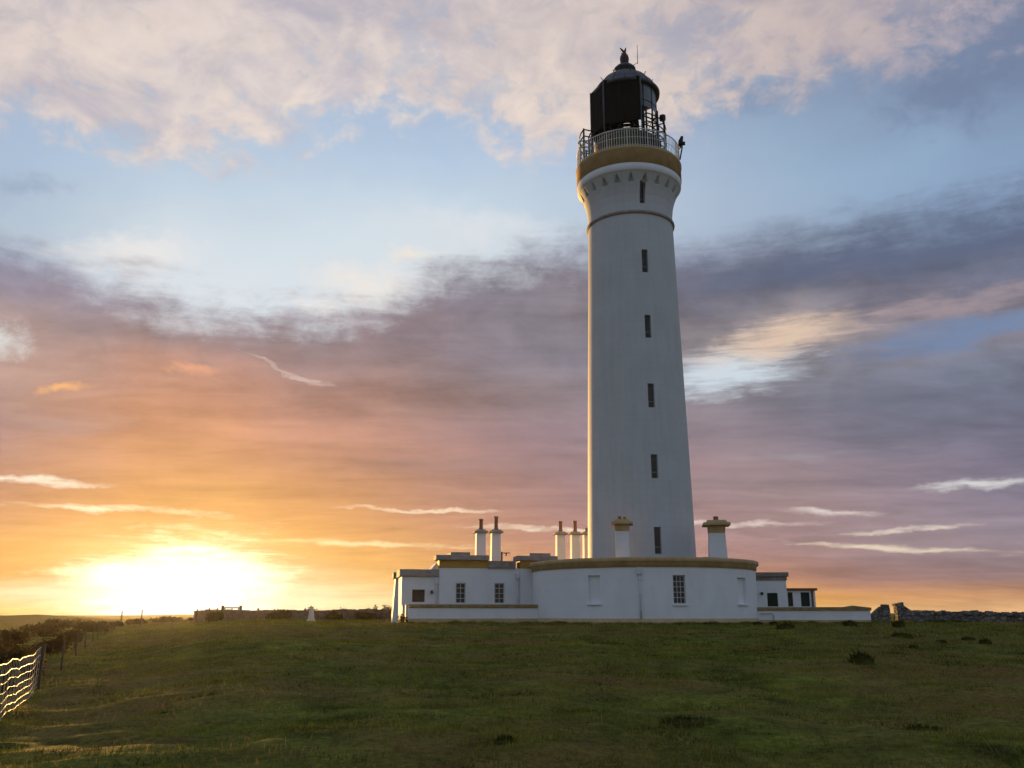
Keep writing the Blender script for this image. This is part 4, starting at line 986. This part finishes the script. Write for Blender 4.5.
# ================================================================ drystone walls at the right
def stone_run(name, label, path, hts, thick, seed, matn='drystone', copes=True):
    """wall following a ground path; hts: heights at the path points"""
    rr = random.Random(seed); P_ = [Vector(p) for p in path]
    o = thing(name, label, 'wall', (P_[0].x, P_[0].y, gz(P_[0].x, P_[0].y)))
    base = Vector((P_[0].x, P_[0].y, o.location.z))
    seg = []; tot = 0
    for i in range(len(P_) - 1): tot += (P_[i + 1] - P_[i]).length
    n = max(4, int(tot / .35)); cum = [0]
    for i in range(len(P_) - 1): cum.append(cum[-1] + (P_[i + 1] - P_[i]).length)
    pts = []
    for k in range(n + 1):
        s_ = tot * k / n; i = max(0, min(len(P_) - 2, int(np.searchsorted(cum, s_) - 1))); f = (s_ - cum[i]) / (cum[i + 1] - cum[i])
        p = P_[i].lerp(P_[i + 1], f); h = hts[i] * (1 - f) + hts[i + 1] * f
        d = (P_[i + 1] - P_[i]).normalized(); pts.append((p, h, Vector((d.y, -d.x, 0)), d))
    v = []; f = []
    NZ = 5
    for p, h, nn, d in pts:
        g = gz(p.x, p.y) - .15
        for side in (1, -1):
            for k in range(NZ + 1):
                z = g + (h + .15) * k / NZ; th = thick / 2 * (1 - .25 * k / NZ) + rr.uniform(-.03, .03)
                q = p + nn * (side * th); v.append((q.x - base.x + rr.uniform(-.02, .02), q.y - base.y, z - base.z + rr.uniform(-.02, .02)))
    S2 = 2 * (NZ + 1)
    for i in range(len(pts) - 1):
        a = i * S2; b_ = a + S2
        for k in range(NZ): f.append((a + k, b_ + k, b_ + k + 1, a + k + 1)); f.append((b_ + NZ + 1 + k, a + NZ + 1 + k, a + NZ + 2 + k, b_ + NZ + 2 + k))
        f.append((a + NZ, b_ + NZ, b_ + 2 * NZ + 1, a + 2 * NZ + 1))
    for a in (0, (len(pts) - 1) * S2): f.append(tuple(range(a, a + NZ + 1)) + tuple(range(a + 2 * NZ + 1, a + NZ, -1)))
    m_ = MB(); m_.add(v, f); m_.build('wall_body', matn, o)
    if copes:
        m_ = MB(); s_ = 0
        while s_ < tot:
            w = rr.uniform(.14, .30); k = min(n, int(s_ / tot * n)); p, h, nn, d = pts[k]; c = p + d * (s_ - tot * k / n)
            hh = rr.uniform(.10, .20); hn = pts[min(n, k + 1)][1]
            if abs(hn - h) > .07: s_ += w; continue
            c3 = Vector((c.x - base.x, c.y - base.y, gz(p.x, p.y) + h - base.z - .05))
            tilt = d.copy(); m_.obox(c3, d, nn, w * .93, thick * rr.uniform(.7, .95), 0, hh); s_ += w
        m_.build('cope_stones', matn, o, .03)
    return o
def gp(px, py, Y):
    p = at(px, py, Y); return (p.x, p.y, 0)
# right: wall end swept up beside the gap, then running off to the right
Yg = 51.0
kz = lambda py, Y: at(900, py, Y).z
def topz(px, py, Y): p = at(px, py, Y); return p.z - gz(p.x, p.y)
path = [gp(895.5, 612, Yg), gp(898, 612, Yg), gp(903, 612, Yg), gp(908, 612, Yg), gp(914, 612, Yg + .1), gp(935, 612, Yg + .4), gp(1060, 612, Yg - 5)]
hts = [topz(895, 605.0, Yg), topz(898, 604.4, Yg), topz(903, 606, Yg), topz(908, 609.4, Yg), topz(914, 613, Yg), topz(935, 614.2, Yg), topz(1060, 617, Yg - 5)]
stone_run('drystone_wall', 'long grey drystone wall running to the right edge from a swept up end', path, hts, .55, 3)
path = [gp(871.5, 612, 50.6), gp(876, 612, 50.6), gp(881, 612, 50.6), gp(888.5, 612, 50.6)]
stone_run('drystone_wall', 'short dark stone wall stub with a swept up top beside the white boundary wall end', path, [topz(871.5, 614.5, 50.6), topz(876, 610.5, 50.6), topz(881, 606.2, 50.6), topz(888.5, 604.6, 50.6)], .5, 5)
# a second, farther wall showing over the first
path = [gp(905, 612, 66), gp(960, 612, 64), gp(1060, 612, 60)]
stone_run('drystone_wall', 'farther field wall showing as a pale broken line over the long drystone wall', path, [topz(905, 611.8, 66), topz(960, 612.4, 64), topz(1060, 614, 60)], .5, 9)
# left: field wall behind the white marker
path = [gp(196, 612, 105), gp(250, 612, 92), gp(320, 612, 82), gp(396, 612, 76)]
stone_run('drystone_wall', 'brown field wall behind the white marker stone left of the cottage', path, [topz(196, 611.6, 105), topz(250, 611.4, 92), topz(320, 611.2, 82), topz(396, 610.2, 76)], .6, 13, 'farstone')

# ================================================================ white marker
mk = thing('marker_post', 'small white tapered marker post standing alone on the grass left of the cottage', 'marker', (at(311, 620, 60).x, 60, gz(at(311, 620, 60).x, 60)))
q = MB(); q.box(-.25, .25, -.25, .25, -.15, .16, .02); q.build('base', 'frame', mk, .02)
q = MB(); q.box(-.18, .18, -.18, .18, .16, .74, .06); q.lathe([(.13, .74), (.15, .78), (.12, .84), (.02, .87)], 16); q.build('post', 'frame', mk, .02)

# ================================================================ plants
def leaf_cloud(mb, lobes, n, size, rr):
    for _ in range(n):
        cx, cy, cz, r, rz_ = rr.choice(lobes)
        while True:
            p = Vector((rr.uniform(-1, 1), rr.uniform(-1, 1), rr.uniform(-1, 1)))
            if .25 < p.length < 1: break
        p = Vector((cx + p.x * r, cy + p.y * r, cz + p.z * rz_))
        if p.z < 0: continue
        a = Vector((rr.gauss(0, 1), rr.gauss(0, 1), rr.gauss(0, 1))).normalized(); b_ = a.orthogonal().normalized(); s_ = size * rr.uniform(.5, 1.3)
        mb.add([p - a * s_, p + b_ * s_ * .45, p + a * s_ * 1.1, p - b_ * s_ * .45], [(0, 1, 2, 3)])
def bush(name, label, cat, x, y, w, h, seed, matn='gorse', n=260, size=.10, group=None, sink=.05):
    rr = random.Random(seed); o = thing(name, label, cat, (x, y, gz(x, y) - sink), rr.uniform(0, 6), group)
    lobes = []
    for k in range(7):
        rx = w * rr.uniform(.2, .34); cx = rr.uniform(-1, 1) * (w / 2 - rx); cy = rr.uniform(-1, 1) * (w / 2 - rx) * .7; hh = h * rr.uniform(.45, .62)
        lobes.append((cx, cy, h * rr.uniform(.22, .5), rx, hh * .75))
    m_ = MB(); leaf_cloud(m_, lobes, n, size, rr); m_.build('foliage', matn, o)
    m_ = MB()
    for k in range(6):
        lx, ly, lz, lr, lrz = lobes[k]; m_.tube([(lx * .2, ly * .2, -.1), (lx * .6, ly * .6, lz * .6), (lx, ly, lz + lrz * .5)], [.035, .025, .012], 5)
    m_.build('stem', 'wood', o)
    return o
# bushes over the left field wall
for k, (px, pyt, wpx, Y, lab) in enumerate([
        (312, 606.8, 20, 88, 'broad low dark bush above the wall, directly behind the white marker post'),
        (344, 607.6, 14, 86, 'flattest dark bush on the skyline, first to the right of the white marker post'),
        (372, 605.6, 13, 84, 'pointed dark bush on the skyline midway between marker post and cottage'),
        (386, 602.6, 15, 82, 'tallest sunlit bush on the skyline, touching the left end of the cottage')]):
    p = at(px, 612, Y); w = wpx / F * Y; h = (at(px, pyt - 1.5, Y).z - gz(p.x, Y)) * 1.12
    bush('hawthorn_bush', lab, 'bush', p.x, Y, w, h, 50 + k, 'shrub' if k == 3 else 'gorse', 420, .11, 'bushes on the skyline left of the cottage')
# sunlit shrub and gate posts at the cottage corner
p = at(402, 620, 49.3)
bush('corner_shrub', 'small reddish shrub glowing in the sun at the left corner of the cottage', 'shrub', p.x, 49.3, .75, .62, 71, 'shrub', 420, .05)
for px, lab in ((402.8, 'left slim white gatepost by the corner shrub'), (406.4, 'right slim white gatepost by the end of the boundary wall')):
    p = at(px, 615, 49.8); g_ = thing('gate_post', lab, 'post', (p.x, 49.8, gz(p.x, 49.8)), TH, 'gateposts at the cottage corner')
    zt = at(px, 605.5, 49.8).z - g_.location.z
    q = MB(); q.box(-.06, .06, -.06, .06, -.2, zt, .004); q.build('post', 'frame', g_, .01)
    q = MB(); q.box(-.08, .08, -.08, .08, zt + .002, zt + .06, .02); q.build('cap', 'frame', g_, .005)
# dark tussocks and mounds on the green
tus = [(737, 624, 10, 4, 'dark tuft hugging the foot of the round building, leftmost of those at the wall'),
       (758, 625, 10, 3, 'small dark tuft at the join of the round building and the boundary wall'),
       (774, 625, 9, 3, 'small dark tuft at the wall foot under the green boarded wing'),
       (786, 629, 18, 5, 'wide dark mound out from the wall below the shed'),
       (850, 626, 12, 5, 'dark rounded tuft at the foot of the boundary wall near its right end'),
       (899, 627, 12, 6, 'dark tuft in front of the swept up stone wall end'),
       (862, 664, 22, 11, 'largest dark mound, standing alone in the middle of the right hand field'),
       (901, 637, 20, 4, 'low dark patch of tussock just right of the gap in the stone wall'),
       (942, 644, 10, 4, 'dark tuft in the field below the middle of the long stone wall'),
       (968, 640, 12, 3, 'flat dark tuft in the field, nearer the long stone wall than the right edge one'),
       (985, 643, 12, 4, 'dark tuft farthest right in the field under the stone wall'),
       (913, 648, 9, 3, 'small dark tuft between the largest mound and the stone wall'),
       (690, 722, 60, 6, 'long low dark tussock in the near field below the tower'),
       (920, 730, 50, 5, 'low dark tussock in the near field towards the right edge'),
       (505, 742, 20, 7, 'small dark tussock in the near field left of the tower line')]
def ground_depth(px, py):
    d = ray(px, py); t = 8.0
    for _ in range(6000):
        p = Vector((0, 0, EYE)) + d * t
        if p.z <= gz(p.x, p.y): return p
        t += .03
        if t > 140: return None
    return p
for k, (px, py, wpx, hpx, lab) in enumerate(tus):
    p = ground_depth(px, py)
    if p is None or (py < 630 and p.y > 49): p = at(px, py, 47.0 if px > 757 else 45.0)
    rr = random.Random(900 + k); w = wpx / F * p.y; h = hpx / F * p.y * (1.15 if py < 700 else 1)
    o = thing('grass_tussock', lab, 'tussock', (p.x, p.y, gz(p.x, p.y)), rr.uniform(-.2, .2), 'dark tussocks on the green')
    m_ = MB(); N1, N2 = 18, 6; v = []; f = []
    for i in range(N2 + 1):
        for j in range(N1):
            a = 2 * math.pi * j / N1; e = i / N2 * math.pi / 2; q_ = 1 + .3 * mnoise.noise(Vector((math.cos(a) * 1.3 + k * 7, math.sin(a) * 1.3, e * 1.5)))
            v.append((w / 2 * math.cos(a) * math.cos(e) * q_, min(w / 2, .5) * math.sin(a) * math.cos(e) * q_, (h * .75 * math.sin(e)) * q_ - .03))
    for i in range(N2):
        for j in range(N1): f.append((i * N1 + j, i * N1 + (j + 1) % N1, (i + 1) * N1 + (j + 1) % N1, (i + 1) * N1 + j))
    m_.add(v, f, True); m_.build('mound', 'tussock', o)
    m_ = MB(); nbld = int(min(420, 130 + 160 * w))
    for _ in range(nbld):
        a = rr.uniform(0, 2 * math.pi); q_ = math.sqrt(rr.random()) * .98; x = w / 2 * q_ * math.cos(a); y = min(w / 2, .5) * q_ * math.sin(a); z = h * .72 * math.sqrt(max(0, 1 - q_ * q_)) - .03
        hh = min(.14, max(h * .5, .05)) * rr.uniform(.4, 1.2); ln = rr.gauss(0, .4) * hh + x / w * hh; wdt = .006 + .00022 * p.y; an_ = rr.uniform(0, 3.14)
        m_.add([(x - wdt * math.cos(an_), y - wdt * math.sin(an_), z), (x + wdt * math.cos(an_), y + wdt * math.sin(an_), z), (x + ln, y + rr.gauss(0, .4) * hh, z + hh)], [(0, 1, 2)])
    m_.build('blades', 'tussock', o)['kind'] = 'stuff'

# ================================================================ left: stock fence, scrub, far posts
fa = Vector((-6.35, 11.2)); fc = Vector((-9.95, 19.9)); fe = fc + Vector((-.375, .927)) * 80
fn = thing('stock_fence', 'low wire netting sheep fence on wooden posts receding along the left edge', 'fence', (fc.x, fc.y, gz(fc.x, fc.y)))
fo = Vector(fn.location)
FH = .92
def fpt(p, h):
    return Vector((p.x, p.y, gz(p.x, p.y) + h)) - fo
posts = [fa, fc] + [fc + (fe - fc) * (k / 12) for k in range(1, 13)]
post_top = {}
for k, p in enumerate(posts):
    rr = random.Random(k); r = .028 if k != 1 else .045; b_ = fpt(p, -.2); hh = FH + (-.14 if k > 1 else .04 if k == 1 else 0) + rr.uniform(-.04, .05); t_ = fpt(p, hh) + Vector((rr.uniform(-.04, .04), rr.uniform(-.04, .04), 0))
    q = MB(); q.tube([b_, t_], [r, r * .92], 8); q.build('post', 'wood', fn)
wires = [0.06, .17, .30, .43, .57, .71, .86]
nm_ = MB()
def strand(p, q, h, n, r, sag):
    pts = []
    for k in range(n + 1):
        t = k / n; c = p.lerp(q, t); pts.append(fpt(c, h - sag * 4 * t * (1 - t) + .0035 * math.sin(k * 2.1 + h * 40)))
    nm_.tube(pts, r, 4, cap=False)
for i in range(len(posts) - 1):
    p, q = posts[i], posts[i + 1]
    if i > 6: break
    for j, h in enumerate(wires):
        if i >= 1: continue
        strand(p, q, h, 24 if i < 1 else 10, (.0032 if j < 5 else .0048) if i < 1 else .0018, .018 if i >= 1 else .04 if j > 4 else .03)
    if i >= 1: continue
    L_ = (q - p).length; ns_ = int(L_ / .24)
    for k in range(1, ns_):
        c = p.lerp(q, k / ns_); t = k / ns_; sag = .03 * 4 * t * (1 - t)
        nm_.tube([fpt(c, wires[0] - sag), fpt(c, .43 - sag) + Vector((.01 * math.sin(k * 3), .01 * math.cos(k), 0)), fpt(c, wires[-1] - sag)], .0034, 3, cap=False)
nm_.build('wire_netting', 'wire', fn)
# scrub beyond the fence: each bush its own
sc_l = [('dark low gorse bush beyond the fence at the left edge, nearest of the scrub', -2, 655, 60, 26), ('rounded brown bush beyond the fence, just behind the bright netting corner', 22, 640, 46, 16),
        ('wide heathery bush beyond the fence between two small tufts', 52, 634, 48, 12), ('thin scraggy bush beside the receding fence posts', 72, 627, 26, 11),
        ('low bush on the left skyline at the very edge of the picture', 8, 626, 60, 9), ('low broad bush on the left skyline above the netting', 40, 622, 50, 7),
        ('small bush on the skyline left of the sun', 88, 620, 30, 6), ('smallest bush on the skyline under the left side of the sun', 112, 619, 24, 5),
        ('ragged bush at the far end of the fence line under the sun', 140, 618, 28, 4), ('low bush on the skyline below and right of the sun', 205, 618, 36, 6), ('thick low bush at the left end of the brown field wall', 262, 617, 34, 6)]
for k, (lab, px, py, wpx, hpx) in enumerate(sc_l):
    Y = [20, 27, 34, 44, 55, 70, 85, 100, 110, 112, 98][k]; p = at(px, py, Y); w = wpx / F * Y; h = max(.3, (at(px, py - hpx, Y).z - gz(p.x, Y)) * .62)
    bush('gorse_bush', lab, 'bush', p.x, Y, w, h, 200 + k, 'gorse', 900 if k < 4 else 600, max(.05, Y * .0022), 'scrub beyond the fence')
xb_ = [('brown scrubby bush at the left edge, between the skyline bush and the nearest gorse', 6, 640, 44, 16, 30), ('second brown bush along the fence, right of the nearest gorse', 34, 648, 30, 14, 24), ('dark low bush in the rough ground above the bright netting', 14, 632, 50, 10, 42),
       ('long low bush in the rough ground midway up the receding fence', 48, 627, 44, 8, 58), ('flat brown bush on the left skyline between the broad bush and the sun', 66, 619, 44, 6, 92), ('sprawling bush just left of the far fence end', 100, 622, 36, 8, 72),
       ('low tangled bush on the skyline directly below the sun', 168, 618, 44, 4, 118), ('ragged bush at the foot of the field gate, on its left', 216, 619, 22, 9, 94), ('leafy bush leaning on the brown field wall right of the gate', 282, 619, 40, 11, 86), ('low bush before the brown field wall, right of the white marker', 336, 619, 30, 10, 80), ('rounded bush before the brown field wall, nearest the cottage', 366, 619, 26, 9, 77)]
for k, (lab, px, py, wpx, hpx, Y) in enumerate(xb_):
    p = at(px, py, Y); w = wpx / F * Y; h = max(.35, (at(px, py - hpx, Y).z - gz(p.x, Y)) * (.8 if k < 7 else 1.05))
    bush('gorse_bush', lab, 'bush', p.x, Y, w, h, 400 + k, 'gorse', 700, max(.05, Y * .002), 'scrub beyond the fence' if k < 7 else 'bushes along the brown field wall')
# far posts and a field gate on the skyline near the sun
for k, (px, pyt, lab) in enumerate([(122, 611, 'thin skyline post farthest left, below the left of the sun glow'), (142, 609.5, 'thin skyline post left of the sun centre'), (197, 609.0, 'thin skyline post, first to the right of the sun'), (209, 607.6, 'thin skyline post, second to the right of the sun'),
        (217, 607.8, 'thin skyline post next to the left side of the field gate'), (249, 610.5, 'short skyline post just right of the field gate'), (258, 608.2, 'thick skyline post standing farthest right before the brown field wall')]):
    Y = 96; p = at(px, 612, Y); o = thing('fence_post', lab, 'post', (p.x, Y, gz(p.x, Y)), 0, 'posts on the skyline by the sun')
    h = at(px, pyt, Y).z - o.location.z; q = MB(); r = .07 if k != 6 else .13
    q.tube([(0, 0, -.2), (.02, 0, h)], [r, r * .9], 7); q.build('stake', 'wood', o)
Y = 97; p0 = at(222.5, 612, Y); p1 = at(240.5, 612, Y); g0 = gz(p0.x, Y)
fg = thing('field_gate', 'closed timber field gate between two stout posts on the skyline right of the sun', 'gate', (p0.x, Y, g0)); wg = p1.x - p0.x
h = at(230, 607.4, Y).z - g0
for x in (0, wg):
    q = MB(); q.box(x - .13, x + .13, -.13, .13, -.2, h + .18, .01); q.build('gate_post', 'wood', fg, .02)
q = MB()
for k in range(5): z = .22 + (h - .32) * k / 4; q.box(.16, wg - .16, -.03, .03, z, z + .12)
for x in (.2, wg / 2, wg - .28): q.box(x, x + .1, -.065, -.032, .2, h - .02)
q.build('gate_panel', 'wood', fg)

# ================================================================ added haze volume, for a warm veil of glow toward the sun
hz = MB(); hz.box(-510, 510, -70, 530, -3.0, 42.0); MT['haze'] = bpy.data.materials.new('glow_haze'); hm = MT['haze']; hm.use_nodes = True
hn = hm.node_tree
for n_ in list(hn.nodes):
    if n_.type == 'BSDF_PRINCIPLED': hn.nodes.remove(n_)
pv = hn.nodes.new('ShaderNodeVolumePrincipled'); pv.inputs['Density'].default_value = 0.000045; pv.inputs['Anisotropy'].default_value = 0.80; pv.inputs['Color'].default_value = (.92, .92, .92, 1)
hn.links.new(pv.outputs[0], [n_ for n_ in hn.nodes if n_.type == 'OUTPUT_MATERIAL'][0].inputs['Volume'])
ho = hz.build('haze', hm); ho['kind'] = 'stuff'; ho['label'] = 'thin haze added over the whole green for the warm glow toward the sun'; ho['category'] = 'haze'; ho.display_type = 'WIRE'
